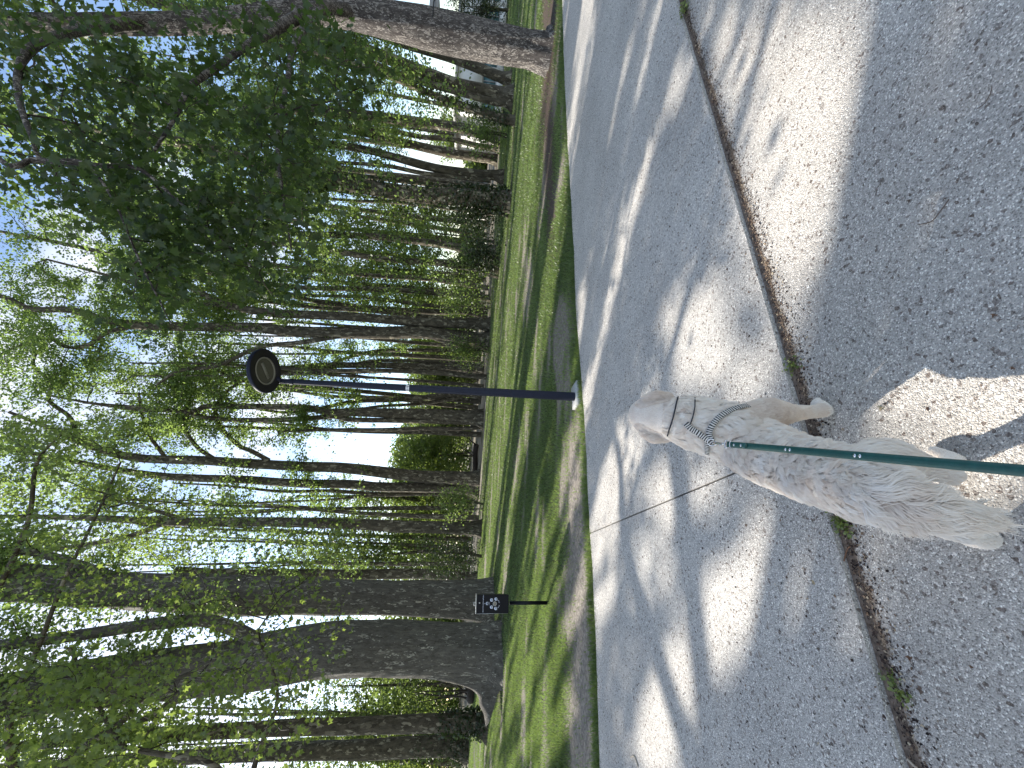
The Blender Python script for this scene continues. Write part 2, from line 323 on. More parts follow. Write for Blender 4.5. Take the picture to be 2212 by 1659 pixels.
# ------------------------------------------------------------------ trees: table (paths in picture units, width in picture units)
# name, depth reference = base on ground; stems = [[(X,Y,w),...],...] the first stem's first point is the base
TREES = [
 dict(k='R1', lab='leaning slim plane tree right behind the big rough trunk', st=[[(1104,172,32),(1080,166,21),(1017,140,20),(970,123,19),(912,106,18),(853,88,18),(774,62,17),(600,20,15),(380,-40,12)]], n=70, low=700),
 dict(k='R2', lab='pale plane tree with twin stems and flared foot, second from the big rough trunk', st=[[(1107,214,50),(1085,208,34),(1058,199,28),(985,182,27),(912,155,26),(838,126,24),(750,97,23),(560,50,20),(300,0,16)],[(1085,222,16),(1058,218,14),(970,193,14),(882,167,14),(794,132,13),(759,114,12),(600,80,9)]], n=110, low=880),
 dict(k='R3', lab='short dark ivy clad trunk between the twin stemmed pale tree and a straight pale one', st=[[(1111,261,22),(1070,252,17),(985,224,14),(900,190,13),(824,158,11),(700,120,9),(500,80,7)]], n=90, low=1040, ivy=(1100,900,700)),
 dict(k='R4', lab='straight pale plane tree rising from low shoots on the right', st=[[(1081,302,26),(1040,288,22),(970,272,20),(882,261,20),(794,249,19),(706,243,18),(500,225,15),(250,190,11)]], n=85, low=950),
 dict(k='R5', lab='thin lit plane stem just left of the straight pale trunk', st=[[(1076,322,14),(1029,314,11),(970,300,11),(912,296,10),(838,281,10),(780,275,10),(600,258,8),(400,240,6)]], n=50, low=930),
 dict(k='R6', lab='grey plane tree third from the flared pale trunk by the open lawn', st=[[(1073,345,25),(1050,341,19),(970,331,18),(882,311,17),(824,296,16),(771,284,15),(600,255,12),(420,235,8)]], n=70, low=900),
 dict(k='R7', lab='plane tree with lit left edge and wide curved root flare', st=[[(1088,383,36),(1070,378,21),(1029,375,18),(941,363,17),(853,340,16),(780,322,15),(620,300,12),(420,290,8)],[(1060,389,12),(1000,384,10),(912,374,9),(824,357,8),(700,350,7),(560,345,5)]], n=80, low=850),
 dict(k='R8', lab='thick plane trunk wrapped in dark ivy with cut limbs above', st=[[(1102,434,46),(1060,430,38),(1000,425,36),(900,420,33),(756,400,31),(650,385,28),(581,362,26),(445,321,24),(300,290,20),(120,270,14),(-60,260,8)],[(756,400,18),(640,405,17),(520,430,15),(380,440,12),(240,450,8)]], n=150, low=950, ivy=(1095,640,3200)),
 dict(k='R9', lab='short pale plane trunk curving from its foot beside ivy covered trunk', st=[[(1070,547,30),(1050,540,20),(1017,545,18),(970,530,16),(850,515,14),(740,508,13),(648,505,12),(480,480,9),(300,470,6)]], n=95, low=1020),
 dict(k='R10', lab='thin dark straight trunk in front of dense bright low shoots', st=[[(1076,583,20),(1050,578,15),(1000,572,14),(912,566,13),(824,559,12),(721,542,11),(640,530,10),(480,520,8),(320,515,5)]], n=110, low=1040),
 dict(k='R11', lab='thin plane trunk with half lit bark rising from bright shoots', st=[[(1058,645,18),(1040,642,13),(985,638,12),(912,630,11),(794,624,11),(648,621,10),(500,600,8),(330,560,5)]], n=110, low=1030),
 dict(k='R12', lab='slim plane tree with pale rim close beside the dark twin trunks', st=[[(1052,682,20),(1035,679,14),(1000,673,12),(926,673,12),(765,662,11),(677,650,10),(560,620,9),(420,600,7),(280,560,5)]], n=75, low=900),
 dict(k='A', lab='tall plane tree with slightly wavy trunk, right one of the dark twin trunks', st=[[(1058,702,34),(1030,699,23),(970,698,21),(882,694,20),(765,685,19),(648,679,18),(581,675,17),(479,656,15),(393,608,13),(342,585,12),(200,540,9),(0,500,6)],[(520,664,9),(400,650,8),(250,600,6),(100,560,4)]], n=120, low=700),
 dict(k='B', lab='tallest forked plane tree, left one of the dark twin trunks with wide foot', st=[[(1056,738,52),(1035,736,36),(985,728,28),(912,718,27),(794,719,26),(648,717,24),(547,708,21),(445,706,19),(308,704,17),(222,690,16),(154,670,14),(68,667,11),(0,639,9),(-120,620,6)],[(1040,752,14),(985,742,13),(940,730,12)],[(756,722,11),(650,740,10),(560,750,9),(470,790,8),(390,800,7),(340,830,5)],[(308,704,10),(240,715,9),(190,745,8),(150,750,7),(90,730,5),(10,760,3)]], n=150, low=760),
 dict(k='B2', lab='slender far stem with lit side between twin trunks and lamp post', st=[[(1038,762,13),(1000,758,9),(957,757,8),(830,757,8),(760,770,7),(700,790,6),(620,800,5),(500,800,3)]], n=45, low=900),
 dict(k='C', lab='clump of three upright plane stems just right of the lamp post', st=[[(1045,796,34),(1020,795,24),(941,792,15),(824,789,13),(707,789,13),(648,794,12),(560,800,10),(513,813,9),(460,830,8),(380,850,6),(250,850,4)],[(1000,801,10),(960,801,9),(853,801,9),(736,804,9),(648,807,8),(560,800,7),(470,780,5),(380,760,4)],[(1020,786,9),(941,781,8),(824,779,7),(765,786,6),(690,800,5)]], n=120, low=870),
 dict(k='D', lab='plane tree with bending stems hidden partly behind the lamp post', st=[[(1040,852,20),(1000,850,13),(941,856,11),(853,864,10),(765,867,9),(677,885,8),(600,890,6),(500,870,4)],[(1000,856,8),(912,872,7),(800,880,6),(700,905,5)]], n=80, low=870),
 dict(k='E', lab='forked plane tree left of the lamp post with three stems from one foot', st=[[(1044,907,46),(1025,903,36),(985,899,25),(941,895,23),(853,892,21),(765,890,19),(718,892,18),(667,882,14),(600,879,13),(513,878,12),(445,878,11),(410,889,9),(300,880,7),(180,870,4)],[(1010,912,12),(912,909,11),(765,907,11),(718,900,10),(633,906,11),(513,907,10),(445,902,10),(393,889,9),(308,885,8),(205,872,6),(110,855,4)],[(1035,922,11),(1000,926,9),(912,926,9),(824,928,8),(740,928,7),(650,930,6),(600,933,5)]], n=150, low=780),
 dict(k='F', lab='tall dark plane tree sending crooked branches right towards the lamp', st=[[(1036,1034,42),(1010,1033,30),(916,1030,25),(849,1023,24),(737,1010,22),(648,1007,21),(560,1003,20),(445,995,19),(291,988,17),(188,960,14),(103,923,9),(20,890,6)],[(581,995,10),(545,975,9),(513,960,9),(472,916,9),(467,880,8),(490,845,7),(510,824,6),(450,790,4)],[(470,996,9),(425,965,8),(400,925,8),(400,895,7),(410,860,5),(383,834,4)],[(359,990,8),(325,944,7),(308,900,6),(300,848,4)],[(188,960,10),(164,933,9),(150,900,8),(106,865,8),(110,827,7),(72,786,5),(100,730,3)]], n=150, low=800),
 dict(k='Gg', lab='dark plane tree close left of the one with crooked branches', st=[[(1034,1060,40),(1010,1056,26),(961,1054,22),(827,1052,20),(756,1046,19),(648,1044,18),(513,1036,17),(359,1029,15),(239,1012,12),(100,985,8),(0,970,5)]], n=110, low=800),
 dict(k='G2', lab='thin far plane stem between two dark trunks left of the gap of sky', st=[[(1020,1085,14),(980,1083,9),(916,1081,8),(849,1074,8),(760,1072,6),(640,1072,5)]], n=50, low=960),
 dict(k='H', lab='straight plane trunk alone in front of bright foliage', st=[[(1040,1144,42),(1020,1142,30),(960,1140,26),(871,1137,25),(782,1132,23),(700,1130,22),(600,1128,20),(445,1127,19),(342,1126,17),(239,1121,14),(100,1117,10),(0,1115,7)],[(359,1128,12),(274,1160,11),(137,1184,9),(0,1198,7)],[(400,1124,8),(320,1098,7),(240,1080,5)]], n=140, low=880, mat='M_leafmid'),
 dict(k='I1', lab='smooth narrow plane stem at the right side of the giant grey cluster', st=[[(1030,1250,30),(1000,1247,22),(916,1240,21),(782,1241,20),(648,1239,20),(500,1240,18),(380,1232,16)]], n=40, low=900),
 dict(k='I', lab='giant plane trunk standing behind the black dispenser box', st=[[(1064,1306,96),(1030,1300,80),(960,1296,70),(850,1292,68),(740,1288,70),(650,1284,74),(513,1287,80),(400,1283,78),(239,1275,70),(100,1262,74),(0,1256,76),(-200,1245,60),(-450,1240,40)],[(240,1245,20),(150,1214,18),(80,1195,15),(0,1188,12)]], n=130, low=620, big=1),
 dict(k='J', lab='giant grey mottled plane trunk, left one of the nearest pair', st=[[(1078,1422,185),(1070,1418,156),(1052,1412,132),(1025,1408,116),(980,1405,108),(900,1403,104),(737,1402,108),(650,1412,106),(513,1438,100),(380,1452,98),(239,1467,96),(100,1488,90),(0,1504,86),(-200,1530,66),(-450,1560,40)],[(560,1390,34),(513,1362,28),(445,1341,26),(380,1344,25),(308,1352,24),(171,1372,23),(0,1393,21),(-150,1405,14)],[(392,1505,18),(360,1525,16),(300,1560,12),(220,1590,10),(150,1650,7)]], n=150, low=560, big=1),
 dict(k='K', lab='dark plane trunk with ivy at its foot left of the giant mottled trunk', st=[[(1052,1566,60),(1030,1562,40),(961,1561,34),(827,1566,33),(737,1570,32),(648,1572,31),(500,1578,29),(300,1588,26),(137,1600,22),(0,1619,18),(-150,1630,10)]], n=110, low=560, ivy=(1045,960,900), mat='M_leafmid'),
 dict(k='L', lab='dark broad plane trunk at the left border of the photo', st=[[(1012,1622,52),(990,1617,42),(961,1614,38),(871,1615,38),(782,1619,36),(648,1622,33),(500,1630,30),(300,1640,24),(100,1655,18),(-80,1660,10)]], n=110, low=560, ivy=(1010,900,900), mat='M_leafmid'),
]
for T in TREES:
    X, Y, w = T['st'][0][0]; b = atz(X, Y); T['base'] = b; T['d'] = b[1]
TREEPOS = [(T['base'][:2], .35+.5*T['st'][0][0][2]/FPX*T['d']) for T in TREES if T['d'] < 40]

# ground sheet
def ground():
    ys = np.concatenate([np.arange(-6, 4, .5), np.arange(4, 16, .12), np.arange(16, 32, .3), np.arange(32, 60, 1.), np.geomspace(60, 600, 14)])
    xs = np.concatenate([-np.geomspace(600, 18, 14), np.arange(-17.5, 17.5, .16), np.geomspace(18, 600, 14)])
    X, Y = np.meshgrid(xs, ys); g = np.stack([X.ravel(), Y.ravel()], 1); b, mu = bare_mulch(g)
    de = dist_edge(g); z = (fbm(g, .5, 8., 3)-.5)*.10*np.clip(de/1.5, 0, 1)*np.clip((60-g[:, 1])/20, 0, 1)-.012
    z = np.where(g[:, 1] < 4, -.012-.0*z, z)
    z = np.where(de < .05, -.03, z)
    idx = np.arange(len(g)).reshape(len(ys), len(xs))
    F = np.stack([idx[:-1, :-1], idx[:-1, 1:], idx[1:, 1:], idx[1:, :-1]], -1).reshape(-1, 4)
    me = mesh_np('ground', np.concatenate([g, z[:, None]], 1), [F], dict(bare=b, mulch=mu), True)
    link('lawn', me, M_ground, kind='structure')
ground()
def prism(name, poly, z0, z1, m, bevel=.006, **kw):
    bm = bmesh.new(); vs = [bm.verts.new((p[0], p[1], z1)) for p in poly]; f = bm.faces.new(vs)
    if f.normal.z < 0: f.normal_flip()
    bm.normal_update()
    r = bmesh.ops.extrude_face_region(bm, geom=[f])
    for v in r['geom']:
        if isinstance(v, bmesh.types.BMVert): v.co.z = z0
    bmesh.ops.recalc_face_normals(bm, faces=bm.faces)
    me = bpy.data.meshes.new(name); 
    bm.to_mesh(me); bm.free(); return link(name, me, m, **kw)
SLZ = .022
path = bpy.data.objects.new('path', None); sc.collection.objects.link(path); path['kind'] = 'structure'
j1 = atz(1280, 1150)[:2]; j2 = nL[:2]+ed*((atz(1590, 1015)[:2]-nL[:2])@ed)
ja = j1+nrm(j1-j2)*0; gap = .006
# ragged near edge of the raised slab, split at the joint
def edge_pts(a, b, n, amp, sd):
    t = np.linspace(0, 1, n); P = a+(b-a)*t[:, None]; q = (fbm(P, 6, sd, 3)-.5)*amp; return P+en*q[:, None]
eR = edge_pts(j2+ed*gap, nR[:2]+ed*6, 120, .012, 3.); eL = edge_pts(nL[:2]-ed*6, j2-ed*gap, 120, .012, 3.)
far_pts = smooth_path(np.array(farE[1:-1]), 14)
far_pts = far_pts+en*((fbm(far_pts, 3, 4., 3)-.5)*.10)[:, None]
ifar = np.argmin(np.linalg.norm(far_pts-j1, axis=1)); jj = far_pts[ifar]
slabL = list(eL)+[jj-ed*gap]+list(far_pts[:ifar][::-1])+[fe[0]-ed*6]
slabR = list(eR)+[PEDGE[0], farE[-1]]+list(far_pts[ifar+1:][::-1])+[jj+ed*gap]
prism('concrete_slab', slabR, -.1, SLZ, M_slab, parent=path); prism('concrete_slab', slabL, -.1, SLZ, M_slab, parent=path)
nearE = edge_pts(nL[:2]-ed*6, nR[:2]+ed*6, 260, .02, 7.)-en*.055
prism('concrete_slab', [nearE[0]-en*9]+list(nearE)+[nearE[-1]-en*9][::1], -.1, 0, M_near, parent=path)
# joint soil
jp = np.concatenate([nearE[::4]+en*0, ]); js = list(nearE[::6]-en*.02)+list((nearE[::6]+en*.09)[::-1])
M_soil = simple('joint soil', (.19, .145, .11), .95, nscale=60, var=.5)
prism('joint_soil', js, -.09, -.006, M_soil, parent=path)

# ------------------------------------------------------------------ grass
def grass():
    rg = np.random.default_rng(11); n = 1500000
    # density follows 1/d: sample depth log-uniformly
    y = np.exp(rg.uniform(math.log(3.6), math.log(32), n)); x = rg.uniform(-1, 1, n)*(y*1.0+.5)
    g = np.stack([x, y], 1)
    de = dist_edge(g); b, mu = bare_mulch(g)
    dens = np.clip(1-b*1.15, 0.02, 1)*np.clip(1-mu*1.1, 0.03, 1)*np.clip(.25+1.5*fbm(g, 2.2, 12., 3)-.1, 0, 1)
    edge = (de > -.02-.05*(fbm(g, 5, 3., 2))) 
    lush = np.clip(1-abs(de-.12)/.3, 0, 1)
    keep = edge & (rg.random(n) < np.maximum(dens, lush*.8)*.42) & (de > -.05)
    g = g[keep]; b = b[keep]; lush = lush[keep]; n = len(g); d = g[:, 1]
    h = (.018+.022*rg.random(n)+.03*lush*rg.random(n))*(1+.5*fbm(g, 1.3, 77., 2)); h = h*(1+d*.012)
    w = (.0022+.0006*d)*(.7+.6*rg.random(n))
    a = rg.uniform(0, 2*math.pi, n); lean = rg.uniform(0, .9, n)*h; la = rg.uniform(0, 2*math.pi, n)
    z0 = (fbm(g, .5, 8., 3)-.5)*.10*np.clip(dist_edge(g)/1.5, 0, 1)-.014
    p = np.column_stack([g, z0]); s = np.column_stack([np.cos(a)*w, np.sin(a)*w, np.zeros(n)])
    tip = p+np.column_stack([np.cos(la)*lean, np.sin(la)*lean, h])
    V = np.stack([p-s, p+s, tip], 1).reshape(-1, 3); F = np.arange(3*n).reshape(n, 3)
    tint = np.clip(1.5*fbm(g*np.array([.6, 1.4]), 1.2, 3.3, 4)-.42+rg.normal(0, .2, n)+b*.5-lush*.3+.12*(d > 12), 0, 1)
    me = mesh_np('grass', V, [F], dict(tint=np.repeat(tint, 3)))
    link('grass', me, M_grass, kind='stuff', label='short patchy grass of the lawn beyond the path', category='grass')
    # white daisies / fallen petals specks
    rg = np.random.default_rng(5)
grass()

# ------------------------------------------------------------------ leaves
def lobed():
    half = [(0, 0), (.10, .02), (.34, -.08), (.30, .10), (.56, .18), (.36, .30), (.50, .62), (.26, .52), (.16, .66)]
    pts = half+[(0, 1.0)]+[(-x, y) for x, y in half[::-1][:-1]]
    V = [(x, y, abs(x)*.25-.12*(y**2)*.6) for x, y in pts]; V = np.array([(0, .28, 0.0)]+V)
    k = len(pts); F = [(0, i+1, (i+1) % k+1) for i in range(k)]
    return V, np.array(F)
LOB = lobed()
def lobed_small():
    pts = [(0, 0), (.36, .0), (.22, .2), (.5, .45), (.2, .5), (0, 1), (-.2, .5), (-.5, .45), (-.22, .2), (-.36, .0)]
    V = np.array([(0, .28, 0)]+[(x, y, abs(x)*.22) for x, y in pts]); k = len(pts)
    return V, np.array([(0, i+1, (i+1) % k+1) for i in range(k)])
LOBS = lobed_small()
QUAD = (np.array([(0, 0, 0), (.48, .45, .1), (0, 1, 0), (-.48, .45, .1)]), np.array([(0, 1, 2), (0, 2, 3)]))
def leaf_frames(n, rg, droop=.5, up=.6):
    a = rg.uniform(0, 2*math.pi, n); ax = nrm(np.column_stack([np.cos(a), np.sin(a), -droop+rg.normal(0, .45, n)]))
    nr = nrm(np.column_stack([rg.normal(0, .55, n), rg.normal(0, .55, n), np.full(n, up)+rg.normal(0, .35, n)]))
    sd = nrm(np.cross(ax, nr)); nr = np.cross(sd, ax); return sd, ax, nr
def leaves_mesh(name, P, size, tmpl, rg, droop=.5, up=.6):
    n = len(P); sd, ax, nr = leaf_frames(n, rg, droop, up); T, F = tmpl; k = len(T); s = np.asarray(size)*np.ones(n)
    V = P[:, None]+s[:, None, None]*(T[None, :, 0:1]*sd[:, None]+T[None, :, 1:2]*ax[:, None]+T[None, :, 2:3]*nr[:, None])
    FF = (F[None]+(np.arange(n)*k)[:, None, None]).reshape(-1, 3)
    return mesh_np(name, V.reshape(-1, 3), [FF])

def mst(roots, A, pen=.35, upbias=0):
    """attach attractors A to root points, returns list of (parent index or -1-rootindex)"""
    n = len(A); par = np.full(n, 0); dist = np.full(n, 1e9); plen = np.zeros(n); done = np.zeros(n, bool)
    D = np.linalg.norm(A[:, None]-roots[None], axis=2)
    D = D+np.maximum(0, roots[None, :, 2]-A[:, None, 2])*.6            # branches leave lower on the stem and rise
    ri = D.argmin(1); cost = D[np.arange(n), ri]; par = -1-ri; order = []
    for _ in range(n):
        c = np.where(done, 1e9, cost); i = int(c.argmin()); done[i] = True; order.append(i)
        p = par[i]; base = plen[p] if p >= 0 else 0; q = A[p] if p >= 0 else roots[-1-p]
        plen[i] = base+np.linalg.norm(A[i]-q)
        nd_ = np.linalg.norm(A-A[i], axis=1)+pen*plen[i]
        m = (~done) & (nd_ < cost); cost[m] = nd_[m]; par[m] = i
    return par, order
def branch_geo(roots, rroots, A, rg, r_tip=.006, nseg=5, kmax=.12, jag=.12, expo=.42):
    par, order = mst(roots, A); cnt = np.ones(len(A))
    for i in order[::-1]:
        if par[i] >= 0: cnt[par[i]] += cnt[i]
    geo = Geo(); pts = []
    for i in order:
        p = par[i]; q = A[p] if p >= 0 else roots[-1-p]; L = np.linalg.norm(A[i]-q)
        if L < 1e-3: continue
        r1 = min(r_tip*cnt[i]**expo, kmax); r0 = min(r_tip*(cnt[p]**expo if p >= 0 else (cnt[i]+1)**expo*1.3), kmax)
        if p < 0: r0 = min(r0, rroots[-1-p]*.9)
        else: r0 = min(r0, r1*1.6)
        k = max(2, min(6, int(L/.5)+2)); t = np.linspace(0, 1, k+1)[:, None]; P = q+(A[i]-q)*t
        P[1:-1] += rg.normal(0, 1, (k-1, 3))*L*jag*.5; P[:, 2] += (np.sin(t[:, 0]*math.pi))*L*.08
        ns = nseg if r0 > .02 else 3
        geo.tube(P, r0+(r1-r0)*t[:, 0], ns, cap=False); pts.append(P)
    return geo, par, cnt

def stem_geo(st, d, big=False, seed=0, zb=0):
    rg = np.random.default_rng(seed); geo = Geo(); roots = []; rr = []
    for si, s in enumerate(st):
        P = np.array([atd(X, Y, dd[0] if dd else d) for X, Y, w, *dd in s]); depth = (P-CP)@Fw
        r = np.array([q[2] for q in s])/FPX*depth/2
        if si == 0: P[0, 2] = -.06
        tt = np.arange(len(s)); Q = smooth_path(P, 6); rq = np.interp(np.linspace(0, len(s)-1, len(Q)), tt, r)
        n = 40 if big else (20 if rq[0] > .25 else 12)
        ph = rg.uniform(0, 6.28, 4); zz = Q[:, 2]; z0 = Q[0, 2]
        def lob(i, th):
            h = (zz[i.astype(int)]-z0); base = np.exp(-h/ (1.1 if big else .45)) if si == 0 else 0
            v = .05*np.sin(3*th+ph[0]+h*.5)+.03*np.sin(5*th+ph[1]-h*.9)+.02*np.sin(9*th+ph[2]+h*2)
            return v+base*(.16*np.sin(5*th+ph[3])+.08*np.sin(8*th+ph[1]))
        geo.tube(Q, rq, n, cap=(si > 0 or True), lob=lob)
        roots.append(Q[2:]); rr.append(rq[2:])
    return geo, np.concatenate(roots), np.concatenate(rr)

def ivy_leaves(geo_pts, rad, n, rg, zlo, zhi, size=.07):
    k = np.where((geo_pts[:, 2] >= zlo) & (geo_pts[:, 2] <= zhi))[0]
    i = rg.choice(k, n); j = np.clip(i+1, 0, len(geo_pts)-1); t = rg.random(n)[:, None]
    c = geo_pts[i]*(1-t)+geo_pts[j]*t; a = rg.uniform(0, 2*math.pi, n); r = rad[i]*(1+.35*rg.random(n))+.05*rg.random(n)
    return c+np.column_stack([np.cos(a)*r, np.sin(a)*r, rg.normal(0, .08, n)])

def crown_attractors(roots, n, rg, low_z, rad=2.6, top_extra=1.5):
    """points round the stems above low_z"""
    ok = np.where(roots[:, 2] > low_z)[0]
    if len(ok) == 0: ok = np.arange(len(roots)//2, len(roots))
    z = roots[ok, 2]; w = (z-low_z+1.5); i = ok[rg.choice(len(ok), n*3, p=w/w.sum())]
    a = rg.uniform(0, 2*math.pi, n*3); hfrac = np.clip((roots[i, 2]-low_z)/max(1, z.max()-low_z), 0, 1)
    r = (.5+rad*(.35+.8*hfrac))*np.sqrt(rg.random(n*3))
    P = roots[i]+np.column_stack([np.cos(a)*r, np.sin(a)*r, r*rg.uniform(-.25, .75, n*3)])
    q = proj(P); f = fbm(P, .45, 40., 2); P = P[np.argsort(-f*.6-rg.random(len(P))*.4)]
    return P[:n]
PSUM = 0
def leaf_cloud(A, par, roots, per, rg, spread=.38):
    """leaves along the last part of every attractor link, hanging in loose clumps"""
    n = len(A); q = np.array([A[p] if p >= 0 else roots[-1-p] for p in par])
    m = per*np.ones(n, int)
    idx = np.repeat(np.arange(n), m); t = 1-rg.random(len(idx))**1.4*.8
    L = np.linalg.norm(A-q, axis=1); t = 1-(1-t)*np.clip(1.6/np.maximum(L[idx], .1), 0, 1)
    c = q[idx]+(A[idx]-q[idx])*t[:, None]
    # sub clumps
    sub = rg.normal(0, 1, (n, 6, 3))*np.array([spread, spread, spread*.7])*1.3; k = rg.integers(0, 6, len(idx))
    return c+sub[idx, k]*.9+rg.normal(0, .13, (len(idx), 3))*(1+spread)

NLEAF = 0
for ti, T in enumerate(TREES):
    rg = np.random.default_rng(100+ti); d = T['d']; big = T.get('big', 0)
    t = thing('plane_tree', T['base'], T['lab'], 'tree', 'plane trees on the lawn')
    geo, roots, rr = stem_geo(T['st'], d, big, ti)
    link('trunk', geo.mesh('trunk', True), M_barkbig if big else M_bark, t)
    low = atd(T['low'], T['st'][0][0][1], d)[2]
    extra_top = roots[-1] if big else None
    A = crown_attractors(roots, T['n'], rg, low, rad=np.clip(.085*d, 1.2, 3.2))
    bg_, par, cnt = branch_geo(roots, rr, A, rg, r_tip=.007+.0002*d, kmax=.09)
    link('branch', bg_.mesh('branch', True), M_bark, t, kind='stuff')
    per = int(T.get('per', 115 if d > 12 else 80)); P = leaf_cloud(A, par, roots, per, rg, .34)
    P = P[sun_keep(P, rg)]
    s = (.075+.0022*d)*(.65+.7*rg.random(len(P)))
    near = d < 17
    tm = LOBS if near else QUAD
    link('foliage', leaves_mesh('foliage', P, s, tm, rg), globals()[T.get('mat', 'M_leaf')], t, kind='stuff'); NLEAF += len(P)
    if 'ivy' in T:
        x0, x1, n = T['ivy']; z0 = max(0, atd(x0, 800, d)[2]-.3) if False else atd(x0, T['st'][0][0][1], d)[2]; z1 = atd(x1, T['st'][0][0][1], d)[2]
        P = ivy_leaves(roots, rr, n, rg, z0, z1); link('ivy', leaves_mesh('ivy', P, (.07+.002*d)*(.7+.6*rg.random(len(P))), QUAD, rg, .8, .2), M_ivy, t, kind='stuff')

# ------------------------------------------------------------------ the big rough barked tree on the right, with dark leaves hanging overhead
def near_tree():
    rg = np.random.default_rng(55); base = atz(1186, 112); d0 = base[1]
    t = thing('maple_tree', base, 'big rough barked leaning tree at the right with large dark leaves hanging over the path', 'tree')
    st = [[(1190, 112, 92), (1176, 112, 74), (1140, 104, 66), (1058, 90, 72), (985, 76, 74), (912, 60, 74), (838, 44, 68), (765, 30, 60), (690, 24, 54), (600, 34, 48), (430, 50, 42), (200, 52, 40), (0, 45, 34), (-200, 30, 20)],
          [(765, 30, 30, d0), (690, 20, 28, d0-1), (600, 60, 22, d0-2.5), (533, 99, 15, d0-4), (470, 145, 14, d0-4.6), (410, 188, 13, d0-5), (380, 250, 9, d0-5.2), (330, 330, 6, d0-5.2)],
          [(300, 50, 26, d0), (200, 60, 22, d0-2), (80, 95, 17, d0-4), (41, 150, 14, d0-4.6), (43, 220, 12, d0-5), (70, 300, 9, d0-5.2), (92, 345, 8, d0-5.2), (180, 352, 7, d0-5.3), (246, 434, 5, d0-5.4), (300, 560, 4, d0-5.5), (370, 700, 3, d0-5.5)],
          [(0, 345, 11, d0-5.2), (70, 346, 11, d0-5.2), (150, 350, 11, d0-5.2), (220, 358, 10, d0-5.2), (300, 365, 8, d0-5.2), (380, 430, 6, d0-5.2), (470, 510, 5, d0-5.2), (560, 590, 3, d0-5.2)],
          [(690, 20, 20, d0-1), (640, 90, 13, d0-3), (620, 180, 10, d0-4), (600, 300, 8, d0-4.6), (610, 420, 5, d0-5), (630, 540, 3, d0-5)]]
    st[3] = [(-200, 60, 20, d0-1), (-120, 200, 16, d0-3.5)]+st[3]
    geo, roots, rr = stem_geo(st, d0, True, 9)
    link('trunk', geo.mesh('trunk', True), M_barkmaple, t)
    # picture regions the hanging leaf masses fill, with number of twigs
    zones = [([(0, 0), (740, 0), (740, 150), (700, 240), (500, 260), (300, 300), (0, 300)], 78), ([(150, 250), (740, 200), (770, 330), (700, 420), (520, 430), (300, 420), (180, 380)], 62),
             ([(520, 420), (700, 400), (710, 520), (640, 640), (560, 640), (500, 540)], 36), ([(230, 380), (420, 420), (470, 520), (440, 620), (400, 700), (370, 745), (320, 700), (290, 580), (250, 480)], 46),
             ([(60, 330), (230, 360), (270, 470), (200, 480), (100, 420)], 24), ([(420, 430), (530, 450), (560, 620), (480, 600)], 22), ([(640, 60), (800, 130), (830, 200), (760, 260), (700, 200)], 22)]
    A = []
    for poly, n in zones:
        P = rg.uniform(0, 1, (n*12, 2)); pp = np.array(poly); lo = pp.min(0); hi = pp.max(0); P = lo+P*(hi-lo); P = P[inpoly(P, poly)][:n]
        for X, Y in P: A.append(atd(X, Y, rg.uniform(4.2, 7.6)))
    A = np.array(A); roots2 = roots; bg_, par, cnt = branch_geo(roots, rr, A, rg, r_tip=.0032, kmax=.05, expo=.45)
    link('branch', bg_.mesh('branch', True), M_twig, t, kind='stuff')
    P = leaf_cloud(A, par, roots, 33, rg, .105); P = P[sun_keep(P, rg)]; P = P[np.linalg.norm(P-CP, axis=1) > 2.8]
    s = .088*(.6+.7*rg.random(len(P)))
    q = proj(P); vis = (q[:, 0] > 0) & (q[:, 0] < 2212) & (q[:, 1] > 0) & (q[:, 1] < 1659); sc_ = np.where(vis, s/q[:, 2], 0)
    top = np.argsort(-sc_)[:300]; rest = np.setdiff1d(np.arange(len(P)), top)
    link('foliage', leaves_mesh('foliage', P[rest], s[rest], LOB, rg, .9, .35), M_dark, t, kind='stuff')
    leaf_parts(t, P[top], s[top], rg, M_dark, .9)
    # upper crown out of sight above, keeps this side in shade
    n = 230; roots_top = roots[roots[:, 2] > 5]
    a = rg.uniform(0, 6.28, n); r = 5.5*np.sqrt(rg.random(n)); B = np.column_stack([base[0]+.5+np.cos(a)*r, base[1]-1+np.sin(a)*r, rg.uniform(9.5, 16, n)])
    bg2, par2, _ = branch_geo(roots_top, np.full(len(roots_top), .1), B, rg, kmax=.12)
    link('branch', bg2.mesh('branch', True), M_bark, t, kind='stuff')
    P = leaf_cloud(B, par2, roots_top, 60, rg, .4); P = P[sun_keep(P, rg)]
    link('foliage', leaves_mesh('foliage', P, .16, QUAD, rg), M_dark, t, kind='stuff')
def leaf_parts(parent, P, s, rg, m, droop):
    protos = []
    for k in range(4):
        T, F = LOB; V = T.copy(); V[:, 2] += rg.normal(0, .05, len(V)); V[:, 2] -= .15*V[:, 1]**2*k*.3
        me = mesh_np('leaf', V, [F]); me.materials.append(m); protos.append(me)
    sd, ax, nr = leaf_frames(len(P), rg, droop, .35); off = Matrix.Translation(parent.location).inverted()
    for i in range(len(P)):
        o = bpy.data.objects.new('leaf', protos[i % 4]); sc.collection.objects.link(o); o.parent = parent
        mm = np.eye(4); mm[:3, 0] = sd[i]*s[i]; mm[:3, 1] = ax[i]*s[i]; mm[:3, 2] = nr[i]*s[i]; mm[:3, 3] = P[i]-np.array(parent.location)
        o.matrix_basis = Matrix(mm.tolist())
near_tree()
